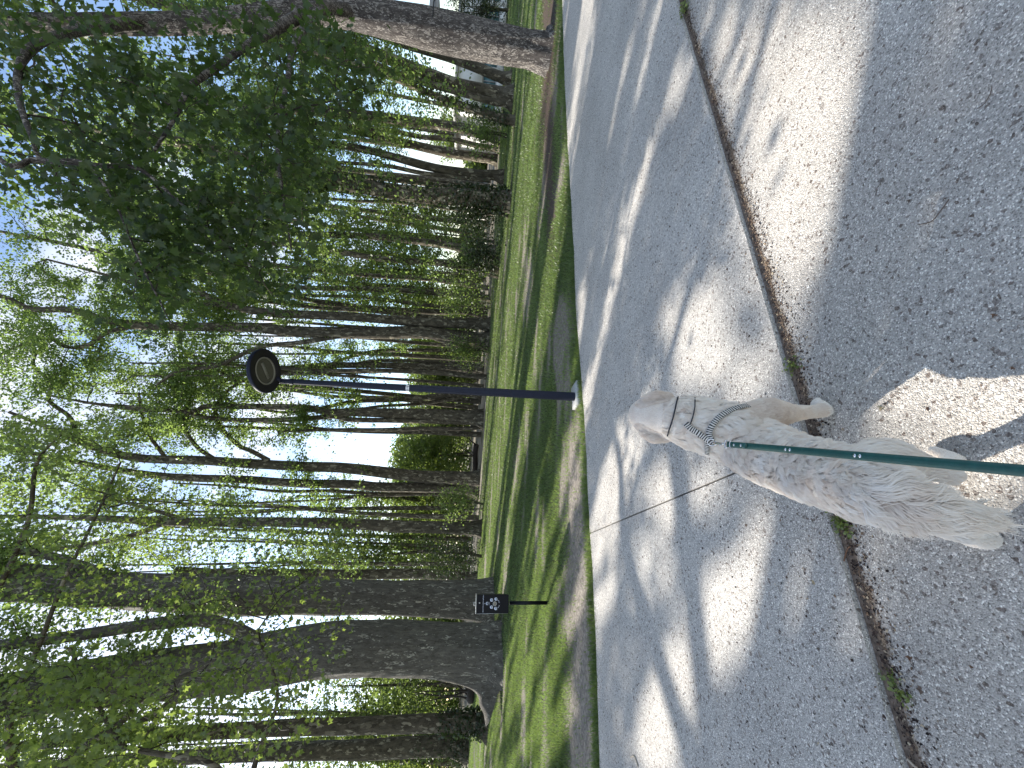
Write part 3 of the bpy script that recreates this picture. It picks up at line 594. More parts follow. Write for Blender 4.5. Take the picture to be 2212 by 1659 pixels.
def trunk_box():
    d0 = atz(1186, 112)[1]; c = atd(939, 14, d0-.1); t = thing('junction_box', c, 'small grey metal box strapped to the right side of the big rough trunk', 'metal box')
    m1 = simple('galvanised grey', (.22, .22, .23), .5, metal=.3); m2 = simple('black strap', (.015, .015, .015), .7)
    bm = bmesh.new(); bmesh.ops.create_cube(bm, size=1); bmesh.ops.scale(bm, vec=(.30, .22, .22), verts=bm.verts); bmesh.ops.bevel(bm, geom=bm.edges, offset=.012, segments=2, affect='EDGES')
    me = bpy.data.meshes.new('case'); bm.to_mesh(me); bm.free(); o = link('case', me, m1, t); o.matrix_basis = Matrix.Translation(c.tolist())
    k = atd(939, 52, d0); g = Geo(); th = np.linspace(0, 2*math.pi, 33); r = 75/FPX*d0/2*1.06; g.tube(np.array([k+[math.cos(a)*r, math.sin(a)*r, 0] for a in th]), .014, 6, cap=False); link('strap', g.mesh('strap', True), m2, t)
trunk_box()

# ------------------------------------------------------------------ leafy plane branches hanging in front of the giant trunks (left)
def left_spray():
    rg = np.random.default_rng(77); d0 = 8.0; base = np.array([-11.5, 7.6, 0.0])
    t = thing('plane_tree', base, 'plane tree beyond the left border whose leafy branches hang before the giant trunks', 'tree', 'plane trees on the lawn')
    P0 = np.array([base, base+[.1, .1, 3], base+[.2, .2, 7], base+[.3, .3, 12], base+[.3, .5, 17]]); geo = Geo(); geo.tube(smooth_path(P0), np.linspace(.42, .14, 25), 14)
    limbs = [[(120, 1760, 26, 8), (150, 1640, 17, 8), (262, 1560, 12, 8), (320, 1500, 9, 8.2), (480, 1420, 6, 8.2)], [(420, 1760, 22, 7.6), (470, 1659, 12, 7.6), (300, 1620, 10, 7.8), (250, 1590, 8, 7.9), (150, 1400, 6, 8.4)],
             [(60, 1780, 20, 9), (20, 1560, 14, 9), (90, 1380, 10, 9.2), (140, 1250, 8, 9.4), (200, 1130, 6, 9.6), (260, 1000, 4, 9.8)], [(500, 1780, 18, 8), (560, 1620, 10, 8), (600, 1500, 7, 8.2), (560, 1380, 5, 8.4)],
             [(-150, 1500, 16, 9), (-20, 1300, 12, 9.5), (60, 1130, 9, 10), (80, 1000, 7, 10.4), (140, 930, 4, 10.6)]]
    roots = [P0[2:]]; rr = [np.full(3, .2)]
    for L in limbs:
        Q = np.array([atd(X, Y, dd) for X, Y, w, dd in L]); Q = np.concatenate([[P0[2]+np.array([0, 0, max(0, Q[0][2]-9)])], Q]); r = np.array([.09]+[w/FPX*((q-CP)@Fw)/2 for (X, Y, w, dd), q in zip(L, Q[1:])])
        S = smooth_path(Q, 6); r = np.interp(np.linspace(0, len(Q)-1, len(S)), np.arange(len(Q)), r); geo.tube(S, r, 8); roots.append(S[8:]); rr.append(r[8:])
    roots = np.concatenate(roots); rr = np.concatenate(rr)
    link('trunk', geo.mesh('trunk', True), M_bark, t)
    zones = [([(0, 1120), (700, 1180), (760, 1300), (740, 1400), (600, 1450), (300, 1300), (0, 1250)], 90, (7.5, 10)), ([(0, 1380), (300, 1420), (560, 1440), (720, 1480), (620, 1600), (660, 1659), (0, 1659)], 170, (6.5, 9.5)),
             ([(0, 900), (330, 930), (300, 1100), (0, 1120)], 60, (8.5, 11)), ([(330, 1060), (760, 1080), (800, 1200), (500, 1200)], 45, (9, 12))]
    A = []
    for poly, n, dr in zones:
        P = rg.uniform(0, 1, (n*12, 2)); pp = np.array(poly); lo = pp.min(0); hi = pp.max(0); P = lo+P*(hi-lo); P = P[inpoly(P, poly)][:n]
        for X, Y in P: A.append(atd(X, Y, rg.uniform(*dr)))
    A = np.array(A); bg_, par, cnt = branch_geo(roots, rr, A, rg, r_tip=.0035, kmax=.05)
    link('branch', bg_.mesh('branch', True), M_twig, t, kind='stuff')
    P = leaf_cloud(A, par, roots, 32, rg, .18); P = P[sun_keep(P, rg)]; s = .095*(.5+.8*rg.random(len(P)))
    q = proj(P); vis = (q[:, 0] > 0) & (q[:, 0] < 2212) & (q[:, 1] > 0) & (q[:, 1] < 1659); sc_ = np.where(vis, s/q[:, 2], 0)
    top = np.argsort(-sc_)[:300]; rest = np.setdiff1d(np.arange(len(P)), top)
    link('foliage', leaves_mesh('foliage', P[rest], s[rest], LOBS, rg, .8, .4), M_leafmid, t, kind='stuff')
    leaf_parts(t, P[top], s[top], rg, M_leafmid, .8)
    # added unseen leaf sheet along the sun rays, placed to shade pavement and lawn
    n = 90000; g = np.column_stack([rg.uniform(-6, 12, n), rg.uniform(-3, 9.5, n)]); g = np.concatenate([g, np.column_stack([rg.uniform(-16, 12, 2*n), rg.uniform(5.5, 32, 2*n)])]); lv = litval(g); g = g[rg.random(len(g)) < (1-lv)**2*.85]
    tt = rg.uniform(21, 30, len(g)); P = np.column_stack([g, np.zeros(len(g))])+SUNV*tt[:, None]
    q = proj(P); out = (q[:, 1] > 1659+60*0) | (q[:, 0] < -40) | (q[:, 2] < 0); P = P[out]
    cl = P[rg.choice(len(P), 240, replace=False)]; r3 = np.array([base+[0, 0, h] for h in np.linspace(5, 17, 12)])
    bg3, par3, _ = branch_geo(r3, np.full(12, .2), cl, rg, kmax=.13)
    link('branch', bg3.mesh('branch', True), M_bark, t, kind='stuff')  # branches linking the added leaf sheet to the trunk
    link('foliage', leaves_mesh('foliage', P, .15, QUAD, rg, .2, .9), M_leafmid, t, kind='stuff')  # added sun blocking leaves, all out of view
    return len(P)
print('gobo', left_spray(), 'leaves', NLEAF)

# ------------------------------------------------------------------ background trees and hedges
def blob_tree(name, X, Y, d, topX, wid, lab, m, n=2600, lowX=1000, trunks=1, seed=0, group=None, cat='tree', leaf=.2, bare=False):
    rg = np.random.default_rng(500+seed); b = atd(X, Y, d); b[2] = 0; z1 = atd(topX, Y, d)[2]; z0 = max(.1, atd(lowX, Y, d)[2]); R_ = wid/FPX*d/2
    t = thing(name, b, lab, cat, group); geo = Geo(); roots = []; rr = []
    for k in range(trunks):
        o = np.array([rg.normal(0, .25*(k > 0)), rg.normal(0, .2*(k > 0)), 0]); top = np.array([rg.normal(0, R_*.35), rg.normal(0, .3), z1*.8])
        Q = smooth_path(np.array([b+o, b+o+top*.35+[.1, 0, 0], b+o+top*.7, b+o+top]), 4); r = np.linspace(.012*z1+.05, .03, len(Q))/math.sqrt(trunks); geo.tube(Q, r, 8); roots.append(Q); rr.append(r)
    link('trunk', geo.mesh('trunk', True), M_bark, t); roots = np.concatenate(roots); rr = np.concatenate(rr)
    na = max(20, n//45); u = rg.normal(0, 1, (na, 3)); u = nrm(u)*rg.random((na, 1))**.4; c = b+np.array([0, 0, (z0+z1)/2]); A = c+u*np.array([R_, R_*.8, (z1-z0)/2])
    A = A+ (fbm(A, .35, seed*3.1, 2)[:, None]-.5)*np.array([1.2, 1.2, .8]); A[:, 2] = np.maximum(A[:, 2], .15)
    gb, par, _ = branch_geo(roots, rr, A, rg, r_tip=.012, kmax=.1); link('branch', gb.mesh('branch', True), M_bark, t, kind='stuff')
    P = leaf_cloud(A, par, roots, n//na, rg, .055*R_+.3); P[:, 2] = np.maximum(P[:, 2], .05)
    link('foliage', leaves_mesh('foliage', P, leaf*(.6+.7*rg.random(len(P))), QUAD, rg), m, t, kind='stuff')
BGT = [(1010,985,46,820,120,'rounded bright green tree with dark underside beside the patch of sky'),(1012,1040,52,850,100,'dark green tree behind two dark trunks left of the sky patch'),(1012,1110,50,660,120,'leafy tree filling the gap behind the thin far stem'),
 (1012,1185,44,560,150,'tall bright leafy tree behind the straight lone trunk'),(1005,1230,48,600,130,'dark bushy tree right behind the smooth narrow stem'),(1000,1480,50,640,170,'bright green tree seen left of the giant mottled trunk'),
 (1000,1380,55,600,150,'green tree hidden mostly behind the giant trunks'),(995,1570,46,600,150,'light green tree behind the ivy footed left trunk'),(990,1650,44,560,160,'bright tree at the left border behind the broad dark trunk'),
 (1020,820,52,880,110,'dark green tree low behind the lamp post'),(1020,760,56,800,100,'bright green far tree right of the lamp post'),(1022,900,58,900,110,'dark low tree behind the forked trunk left of lamp'),
 (1030,660,48,640,130,'bright green leafy tree behind thin trunks in the centre right'),(1035,600,46,660,130,'dense green tree behind the dark straight trunk'),(1040,530,44,640,130,'green tree behind the short pale curving trunk'),
 (1045,470,50,760,90,'shaded green tree beside the ivy column'),(1050,300,60,930,90,'small far tree seen between thin pale stems'),(1030,940,60,880,90,'far dark green tree under the gap of blue sky')]
for i, (X, Y, d, tx, w, lab) in enumerate(BGT):
    blob_tree('background_tree', X, Y, d, tx, w, lab, M_bush if i % 2 else M_leafmid, n=7500, lowX=1018, seed=i, group='trees far behind the lawn', leaf=.24, trunks=1+(i % 3 == 0))
NICK = {'R1': 'leaning slim tree by the big rough trunk', 'R2': 'pale twin stemmed tree', 'R3': 'short ivy clad trunk', 'R4': 'straight pale trunk', 'R5': 'thin lit stem', 'R6': 'grey trunk by the open lawn', 'R7': 'root flared tree', 'R8': 'ivy wrapped column',
        'R9': 'short pale curving trunk', 'R10': 'thin dark straight trunk', 'R11': 'half lit thin trunk', 'R12': 'pale rimmed slim tree', 'A': 'right dark twin trunk', 'B': 'tallest forked trunk', 'B2': 'slender lit far stem', 'C': 'clump of three stems', 'D': 'bending stems behind the lamp post',
        'E': 'forked three stemmed tree', 'F': 'tree with crooked branches', 'Gg': 'dark trunk left of the crooked branches', 'G2': 'thin stem left of the sky gap', 'H': 'lone straight trunk', 'I1': 'narrow stem of the giant cluster', 'K': 'ivy footed left trunk', 'L': 'broad trunk at the left border'}
_used = {}
def slim_label(Y):
    T = min((t for t in TREES if t['k'] in NICK), key=lambda t: abs(t['st'][0][0][1]-Y)); side = 'left' if Y > T['st'][0][0][1] else 'right'
    k = (T['k'], side); _used[k] = _used.get(k, 0)+1
    return ['slim far plane trunk just %s of the %s', 'slim far plane trunk next but one %s of the %s', 'slim far plane trunk third %s of the %s'][_used[k]-1] % (side, NICK[T['k']])
def slim_tree(Y, d, w, topX, lean, seed):
    rg = np.random.default_rng(900+seed); b = atd(1000, Y, d); b[2] = 0; t = thing('plane_tree', b, slim_label(Y), 'tree', 'slim plane trees in the far rows')
    z1 = atd(topX, Y, d)[2]; P = np.array([b+np.array([lean*k*z1+rg.normal(0, .10)*(k > 0), 0, z1*k]) for k in np.linspace(0, 1, 7)]); Q = smooth_path(P, 4); r = w/FPX*d/2*np.linspace(1.15, .28, len(Q))
    g = Geo(); g.tube(Q, r, 9, lob=lambda i, th: .06*np.sin(3*th+i*.3)); 
    k = int(len(Q)*rg.uniform(.3, .5)); e = Q[k]+np.array([rg.choice([-1, 1])*rg.uniform(.6, 1.4), 0, z1-Q[k][2]]); S = smooth_path(np.array([Q[k], Q[k]*.7+e*.3+[(e-Q[k])[0]*.15, 0, 0], e]), 8); r2 = np.linspace(r[k]*.7, r[-1], len(S)); g.tube(S, r2, 7)
    link('trunk', g.mesh('trunk', True), M_bark, t); roots = np.concatenate([Q[3:], S]); rr = np.concatenate([r[3:], r2])
    A = crown_attractors(roots, 46, rg, z1*rg.uniform(.15, .45), rad=2.0); gb, par, _ = branch_geo(roots, rr, A, rg, r_tip=.014, kmax=.08); link('branch', gb.mesh('branch', True), M_bark, t, kind='stuff')
    P = leaf_cloud(A, par, roots, 62, rg, .36); P = P[sun_keep(P, rg)]; link('foliage', leaves_mesh('foliage', P, .16*(.65+.7*rg.random(len(P))), QUAD, rg), M_leaf, t, kind='stuff')
_rs = np.random.default_rng(44)
for i, Y in enumerate([232, 268, 292, 330, 398, 410, 455, 478, 503, 522, 566, 600, 618, 632, 662, 672, 690, 722, 748, 775, 812, 832, 866, 880, 938, 1072, 1098, 1118, 1165, 1190, 1215, 1540, 1588]):
    slim_tree(Y, _rs.uniform(31, 52), _rs.uniform(7, 12), _rs.uniform(120, 420), (829-Y)/FPX*.0+_rs.normal(.01, .018), i)
# low shoots and shrubs around the feet of the row
SHR = [(1096,290,24,1010,90,'leafy shoots at the foot of the pale trunk on the right'),(1098,470,22,960,90,'ivy and shoots spreading left of the ivy covered trunk'),(1076,600,26,900,100,'bright shoots between the two thin trunks'),(1060,655,28,930,70,'bright low shoots right of the dark twin trunks'),
 (1050,762,30,960,50,'small leafy shrub between twin trunks and lamp post'),(1044,1090,27,930,60,'low green shrub between dark trunks on the left'),(1040,1200,26,880,80,'shaded shrub in front of the giant trunk cluster'),(1098,20,16,960,90,'dark green holly like bush at the right border'),
 (1068,520,30,880,110,'bright green sapling thicket left of the ivy covered trunk'),(1080,560,24,1010,60,'low dark ivy mound beside the short pale trunk')]
for i, (X, Y, d, tx, w, lab) in enumerate(SHR):
    b = atz(X, Y); d = b[1] if X > 1055 else d
    blob_tree('shrub', X, Y, d, tx, w, lab, M_ivy if i in (1, 6, 7, 9) else M_leaf, n=2600 if i != 7 else 4200, lowX=X, seed=60+i, group='shrubs among the tree feet', cat='shrub', leaf=.10, trunks=3)
def far_mass():
    rg = np.random.default_rng(9); n = 120000; a = rg.uniform(R(-64), R(50), n); d = rg.uniform(70, 95, n); x = np.sin(a)*d; y = np.cos(a)*d
    hmax = np.where(x < 16, 4+16*fbm(np.stack([x, y], 1), .07, 4., 3), 2+3.5*fbm(np.stack([x, y], 1), .1, 4., 3))
    P = np.column_stack([x, y, hmax*rg.random(n)**.8])
    link('far_wood', leaves_mesh('far_wood', P, .55*(.6+.7*rg.random(n)), QUAD, rg), M_bush, kind='stuff', label='mass of green woodland closing the park far away', category='woodland')
far_mass()

# ------------------------------------------------------------------ buildings and logs far off
M_white = simple('white render', (.78, .77, .74), .8, nscale=3, var=.05)
M_glass = simple('blue green glass', (.10, .20, .22), .12, spec=.8)
M_frame = simple('grey window frame', (.35, .36, .36), .5)
M_roof = simple('pale roof', (.5, .49, .47), .8, nscale=5)
def house(X, Ya, Yb, d, h, lab, winz, sill, nwin):
    a = atd(X, Ya, d); b = atd(X, Yb, d); x0, x1 = sorted((a[0], b[0])); w = x1-x0; t = thing('park_building', ((x0+x1)/2, d, 0), lab, 'building')
    g = Geo(); c = (x0+x1)/2; T_ = .3; dep = 5.0
    # front wall made of piers between the windows so that the openings are real
    ws = np.linspace(x0, x1, nwin+1); pw = .35
    g.box((c, d+dep/2+.15, h/2), (w, dep, h-.02)); 
    for x in ws: g.box((x, d, h/2), (pw, .3, h))
    for i in range(nwin):
        xm = (ws[i]+ws[i+1])/2; ww = ws[i+1]-ws[i]-pw
        g.box((xm, d, sill/2), (ww, .3, sill)); g.box((xm, d, (h+winz)/2), (ww, .3, h-winz))
    link('wall', g.mesh('wall'), M_white, t)
    for i in range(nwin):
        xm = (ws[i]+ws[i+1])/2; ww = ws[i+1]-ws[i]-pw; f = Geo(); zc = (sill+winz)/2; hh = winz-sill
        for q in ((xm, d+.02, sill+.04, ww, .08), (xm, d+.02, winz-.04, ww, .08)): f.box(q[:3], (q[3], .08, q[4]))
        for q in (xm-ww/2+.04, xm, xm+ww/2-.04): f.box((q, d+.02, zc), (.07, .07, hh-.17))
        fo = link('window', f.mesh('window'), M_frame, t)
        p = Geo(); p.box((xm, d+.08, zc), (ww-.02, .02, hh-.02)); po = bpy.data.objects.new('pane', p.mesh('pane')); po.data.materials.append(M_glass); sc.collection.objects.link(po); po.parent = fo; po.matrix_parent_inverse = fo.matrix_parent_inverse.copy()
        po.matrix_parent_inverse = (Matrix.Translation(t.location) @ fo.matrix_parent_inverse).inverted()
    r = Geo(); r.box((c, d+dep/2, h+.1), (w+.8, dep+.9, .2)); link('roof', r.mesh('roof'), M_roof, t)
house(1080, 250, -130, 31, 3.3, 'low white park building with a blue green window band behind the right trunks', 1.5, .45, 8)
house(1060, 445, 385, 52, 3.0, 'small far white pavilion left of the root flared trunk', 2.2, .6, 3)
M_log = simple('dark dead wood', (.035, .027, .022), .95, nscale=12, var=.4)
def log(Xa, Ya, Xb, Yb, d, r, lab, br):
    a = atd(Xa, Ya, d); b = atd(Xb, Yb, d); a[2] = b[2] = r; t = thing('fallen_log', (a+b)/2*[1, 1, 0], lab, 'log'); g = Geo(); rg = np.random.default_rng(int(Ya)); ph = rg.uniform(0, 6, 3)
    g.tube(smooth_path(np.array([a, a*.7+b*.3+[0, .2, .05], a*.3+b*.7+[0, -.1, 0], b]), 5), r, 12, lob=lambda i, th: .08*np.sin(3*th+ph[0]+i*.4)+.05*np.sin(7*th+ph[1]))
    link('trunk', g.mesh('trunk', True), M_log, t)
    for k in range(br):
        s = a+(b-a)*rg.random(); e = s+np.array([rg.normal(.5, .9), rg.normal(0, .4), rg.uniform(2, 3.6)]); q = Geo(); P = smooth_path(np.array([s, s*.6+e*.4+rg.normal(0, .15, 3), e]), 5); q.tube(P, np.linspace(.07, .02, len(P)), 6)
        link('branch', q.mesh('branch', True), M_log, t)
log(1003, 1462, 1006, 1512, 26, .25, 'dark fallen log with upright bare branches left of the giant mottled trunk', 7)
log(1010, 960, 1010, 1028, 40, .24, 'long dark log pile lying under the bushes below the sky patch', 2)

# ------------------------------------------------------------------ lamp post
M_lamp = simple('dark blue grey lamp paint', (.011, .014, .030), .5, spec=.22, nscale=20, var=.12)
M_lampd = simple('black lamp underside', (.012, .012, .013), .6)
M_lens = simple('olive grey lens', (.085, .085, .065), .25, spec=.5)
M_led = simple('pale led bar', (.20, .20, .165), .4)
M_con = simple('concrete foot', (.42, .41, .4), .9, nscale=30, var=.2)
M_stick = simple('white sticker', (.75, .75, .78), .5)
M_ink = simple('dark ink', (.03, .03, .04), .6)
def text_mesh(s, size, extrude=.0005):
    cu = bpy.data.curves.new('lettering', 'FONT'); cu.body = s; cu.size = size; cu.extrude = extrude; cu.align_x = 'CENTER'; cu.align_y = 'CENTER'; cu.resolution_u = 2
    o = bpy.data.objects.new('tmp', cu); sc.collection.objects.link(o); dg = bpy.context.evaluated_depsgraph_get(); dg.update()
    me = bpy.data.meshes.new_from_object(o.evaluated_get(dg)); bpy.data.objects.remove(o); return me
def frame_mat(o, xd, yd, zd, scale=1):
    m = Matrix.Identity(4)
    for r in range(3): m[r][0] = xd[r]*scale; m[r][1] = yd[r]*scale; m[r][2] = zd[r]*scale; m[r][3] = o[r]
    return m
def lamp():
    b = atz(1245, 857); t = thing('street_lamp', b, 'dark blue grey lamp post with tilted disc head at the path edge', 'street lamp')
    top = atd(606, 823.5, b[1]); g = Geo(); H = top[2]
    P = np.array([b+(top-b)*k for k in np.linspace(0, 1, 14)]); P[0, 2] = -.01
    r = np.interp(np.linspace(0, 1, 14), [0, .3, 1], [.062, .056, .032]); g.tube(P, r, 28)
    link('pole', g.mesh('pole', True), M_lamp, t)
    ax = nrm(top-b)
    # flutes / raised lines on the pole
    q = Geo(); c = b+(top-b)*.965; q.tube(np.array([c-ax*.02, c+ax*.02]), .043, 20); link('collar', q.mesh('collar', True), M_lamp, t)
    q = Geo()
    for ang in (-125, -60, -15, 200):
        dv = np.array([math.cos(R(ang)), math.sin(R(ang)), 0]); PP = np.array([p+dv*rr*1.0 for p, rr in zip(P[3:], r[3:])]); q.tube(PP, .004, 5)
    link('ridge', q.mesh('ridge', True), M_lamp, t, kind='stuff')
    # head: disc joined by its far rim to the pole top, tilted up towards the camera
    hor = nrm(np.array([.45, -.85, 0])); tilt = R(15); dirv = hor*math.cos(tilt)+np.array([0, 0, math.sin(tilt)]); zc = nrm(np.array([0, 0, 1.0])-dirv*dirv[2]); xc = dirv; yc = np.cross(zc, xc)
    rad = .285; cen = top+dirv*(rad-.01)+np.array([0, 0, .035]); rot = np.column_stack([xc, yc, zc])
    h = Geo(); h.lathe([(.001, .045), (.16, .045), (rad-.03, .035), (rad-.004, .02), (rad, 0), (rad, -.022), (rad-.006, -.03), (rad-.012, -.03)], 56, cen, rot); link('housing', h.mesh('housing', True), M_lamp, t)
    h = Geo(); h.lathe([(rad-.012, -.031), (rad-.03, -.031), (.185, -.022), (.18, -.012)], 56, cen, rot); link('reflector_ring', h.mesh('reflector_ring', True), M_lampd, t)
    h = Geo(); h.lathe([(.18, -.020), (.178, -.026), (.165, -.028), (.160, -.022), (.159, -.012)], 56, cen, rot); link('bezel', h.mesh('bezel', True), M_led, t)
    h = Geo(); h.lathe([(.16, -.013), (.05, -.013), (.0005, -.013)], 48, cen, rot); link('lens', h.mesh('lens', True), M_lens, t)
    h = Geo(); ang = R(35); xr = xc*math.cos(ang)+yc*math.sin(ang); yr = np.cross(zc, xr); h.box(cen-zc*.018, (.22, .042, .008), np.column_stack([xr, yr, zc])); link('led_bar', h.mesh('led_bar'), M_led, t)
    h = Geo(); h.box(top+ax*.0+dirv*.03, (.10, .05, .06), rot); link('neck', h.mesh('neck'), M_lamp, t)
    # sticker with number
    s0 = atd(881, 836, b[1]); k = (s0-b)[2]/(top-b)[2]; c = b+(top-b)*k; rr = np.interp(k, [0, .3, 1], [.062, .056, .032]); fr = nrm(np.array([CP[0]-c[0], CP[1]-c[1], 0])); sd = np.array([-fr[1], fr[0], 0])
    V = []; F = []
    for i in range(9):
        a = R(-55+i*13.75); dv = fr*math.cos(a)+sd*math.sin(a)
        for z in (-.022, .022): V.append(c+dv*(rr+.0015)+np.array([0, 0, z]))
    for i in range(8): F.append((2*i, 2*i+1, 2*i+3, 2*i+2))
    lb = link('number_plate', mesh_np('number_plate', np.array(V), [np.array(F)]), M_stick, t)
    tm = text_mesh('11701', .022); tm.materials.append(M_ink); o = bpy.data.objects.new('digits', tm); sc.collection.objects.link(o); o.parent = lb
    o.matrix_parent_inverse = (Matrix.Translation(t.location) @ lb.matrix_parent_inverse).inverted(); o.matrix_basis = frame_mat(c+fr*(rr+.003), sd, (0, 0, 1), fr)
    f = Geo(); f.box((b[0]+.02, b[1]+.0, -.0), (.34, .30, .06), np.array([[ed[0], -ed[1], 0], [ed[1], ed[0], 0], [0, 0, 1]])); link('footing', f.mesh('footing'), M_con, t)
lamp()

# ------------------------------------------------------------------ dog waste bag dispenser
M_black = simple('black powder coat', (.004, .004, .007), .5, spec=.2)
M_alu = simple('dull aluminium', (.45, .45, .43), .45, metal=.6)
M_print = simple('white print', (.62, .66, .78), .6)
M_beige = simple('beige bag roll', (.30, .26, .21), .8)
def child2(name, me, m, parent_part, t):
    o = bpy.data.objects.new(name, me); me.materials.append(m); sc.collection.objects.link(o); o.parent = parent_part
    o.matrix_parent_inverse = (Matrix.Translation(t.location) @ parent_part.matrix_parent_inverse).inverted(); return o
def dispenser():
    b = atz(1185, 1302); t = thing('bag_dispenser', b, 'black dog bag dispenser box with white pictograms on a short black post', 'dispenser'); D = b[1]
    fr = nrm(np.array([CP[0]-b[0]-1.1, CP[1]-b[1], 0])); sd = np.array([-fr[1], fr[0], 0]); up = np.array([0, 0, 1.]); rot = np.column_stack([sd, fr, up])   # sd = to the right seen from the camera? checked below
    if sd@Rt < 0: sd = -sd
    rot = np.column_stack([sd, fr, up])
    g = Geo(); g.box(b+up*.33, (.055, .04, .68), rot); link('post', g.mesh('post'), M_black, t)
    zt = atd(1030, 1287, D)[2]; zb = atd(1098, 1291, D)[2]; H = zt-zb; W = .275; c0 = b+up*(zt+zb)/2+fr*.04-sd*.0; dep = .12
    bm = bmesh.new(); bmesh.ops.create_cube(bm, size=1); bmesh.ops.scale(bm, vec=(W, dep, H), verts=bm.verts); bmesh.ops.bevel(bm, geom=bm.edges, offset=.004, segments=2, affect='EDGES')
    me = bpy.data.meshes.new('box'); bm.to_mesh(me); bm.free(); bx = link('box', me, M_black, t); bx.matrix_basis = frame_mat(c0, sd, fr, up)
    g = Geo(); g.box(c0+up*(H/2+.008), (W+.012, dep+.012, .012), rot); g.box(c0-sd*(W/2+.003), (.004, dep, H*.96), rot); link('edge_trim', g.mesh('edge_trim'), M_alu, t)
    g = Geo(); g.tube(np.array([c0+up*(H/2+.014)-sd*.03, c0+up*(H/2+.04)-sd*.03, c0+up*(H/2+.045)+sd*.02, c0+up*(H/2+.014)+sd*.02]), .006, 8); link('hasp', g.mesh('hasp', True), M_alu, t)
    face = c0+fr*(dep/2+.0012)
    def on(x, z): return face+sd*x+up*z      # x right, z up from the centre of the plate
    kz = H/985.; 
    def zz(zx, zy): return on((430-zy)*W/610., (650-zx)*kz)   # from the zoomed photograph
    bmx = frame_mat((0, 0, 0), sd, up, fr)
    def disc(p, r, name, m, sq=0, n=24, thick=.002):
        a = np.arange(n)*2*math.pi/n; q = np.array([p+sd*math.cos(x)*r+up*math.sin(x)*r for x in a])
        if sq: q[np.argmin(abs(a-R(225)))] += (-sd*-.0-up*1.0-sd*.6)*r*.35
        q2 = q+fr*thick; V = np.concatenate([q, q2]); i = np.arange(n); return link(name, mesh_np(name, V, [np.stack([i, np.roll(i, -1), np.roll(i, -1)+n, i+n], 1), (np.arange(n)+n)[None]]), m, t)
    disc(zz(245, 392), .012, 'lock', M_alu)
    tx = link('slogan', text_mesh('ADOPTEZ LE BON RÉFLEXE !', .0225, .0008), M_print, t); tx.matrix_basis = frame_mat(zz(355, 410)+fr*.002, sd, up, fr)
    tx.data.transform(Matrix.Scale(.92, 4)); 
    tx2 = link('caption', text_mesh('MAIRIE', .014, .0008), M_print, t); tx2.matrix_basis = frame_mat(zz(543, 415)+fr*.002, sd, up, fr)
    # little crown shaped emblem
    g = Geo()
    for k in range(5):
        a = R(90+(-55+k*27.5)); g.box(zz(470, 410)+sd*math.cos(a)*.022+up*(math.sin(a)*.022-.012)+fr*.002, (.007, .002, .02), rot)
    g.box(zz(500, 410)+fr*.002, (.05, .002, .006), rot); g.box(zz(405, 410)+fr*.002, (.009, .002, .009), rot); link('emblem', g.mesh('emblem'), M_print, t)
    for k, (x, y) in enumerate(((612, 298), (745, 268), (612, 530), (742, 575))):
        p = disc(zz(x, y), .0245, 'pictogram', M_print, 1)
        g = Geo(); c = zz(x, y)+fr*.003; g.box(c, (.022, .001, .007), rot)
        for s in (-1, 1): g.box(c+sd*.008*s-up*.007, (.004, .001, .012), rot)
        g.box(c+sd*.012+up*.006, (.008, .001, .007), rot); child2('dog_figure', g.mesh('dog_figure'), M_black, p, t)
    # round opening with ring
    g = Geo(); g.lathe([(.026, 0), (.026, .006), (.033, .006), (.034, 0)], 32, zz(712, 420), np.column_stack([sd, np.cross(fr, sd), fr])); link('ring', g.mesh('ring', True), M_alu, t)
    disc(zz(712, 420), .026, 'bag_opening', M_beige, thick=.001)
    s = 'Canine  ·  Propre'; cen = zz(712, 428); n = len(s)
    for k, ch in enumerate(s):
        if ch == ' ': continue
        a = R(-90-47+94*k/(n-1)); me = text_mesh(ch, .021, .0008); p = cen+sd*math.cos(a)*.076+up*math.sin(a)*.076+fr*.002
        zd = fr; yd = -(sd*math.cos(a)+up*math.sin(a)); xd = np.cross(yd, zd); me.transform(frame_mat(p-np.array(t.location)*0, xd, yd, zd))
        if k == 0: base = me; parts_ = [me]
        else: parts_.append(me)
    bm = bmesh.new()
    for me in parts_: bm.from_mesh(me)
    me = bpy.data.meshes.new('arc_lettering'); bm.to_mesh(me); bm.free(); link('arc_lettering', me, M_print, t)
dispenser()

# ------------------------------------------------------------------ the dog
def fur_mat():
    m, t, o = mat('cream fur'); a = nd(t, 'Attribute', attribute_name='tint')
    c = ramp(t, a.outputs['Fac'], [(0, (.48, .36, .27)), (.3, (.72, .60, .50)), (.6, (.83, .745, .65)), (1, (.90, .86, .80))])
    d = nd(t, 'BsdfDiffuse'); tl = nd(t, 'BsdfTranslucent'); t.links.new(c, d.inputs[0]); t.links.new(c, tl.inputs[0])
    s = nd(t, 'MixShader'); s.inputs[0].default_value = .22; t.links.new(d.outputs[0], s.inputs[1]); t.links.new(tl.outputs[0], s.inputs[2]); t.links.new(s.outputs[0], o.inputs[0]); return m
M_fur = fur_mat()
M_skin = simple('cream undercoat', (.70, .61, .53), .9, spec=.05)
HEAD = nrm(np.array([.06, 1.0, 0.0]))
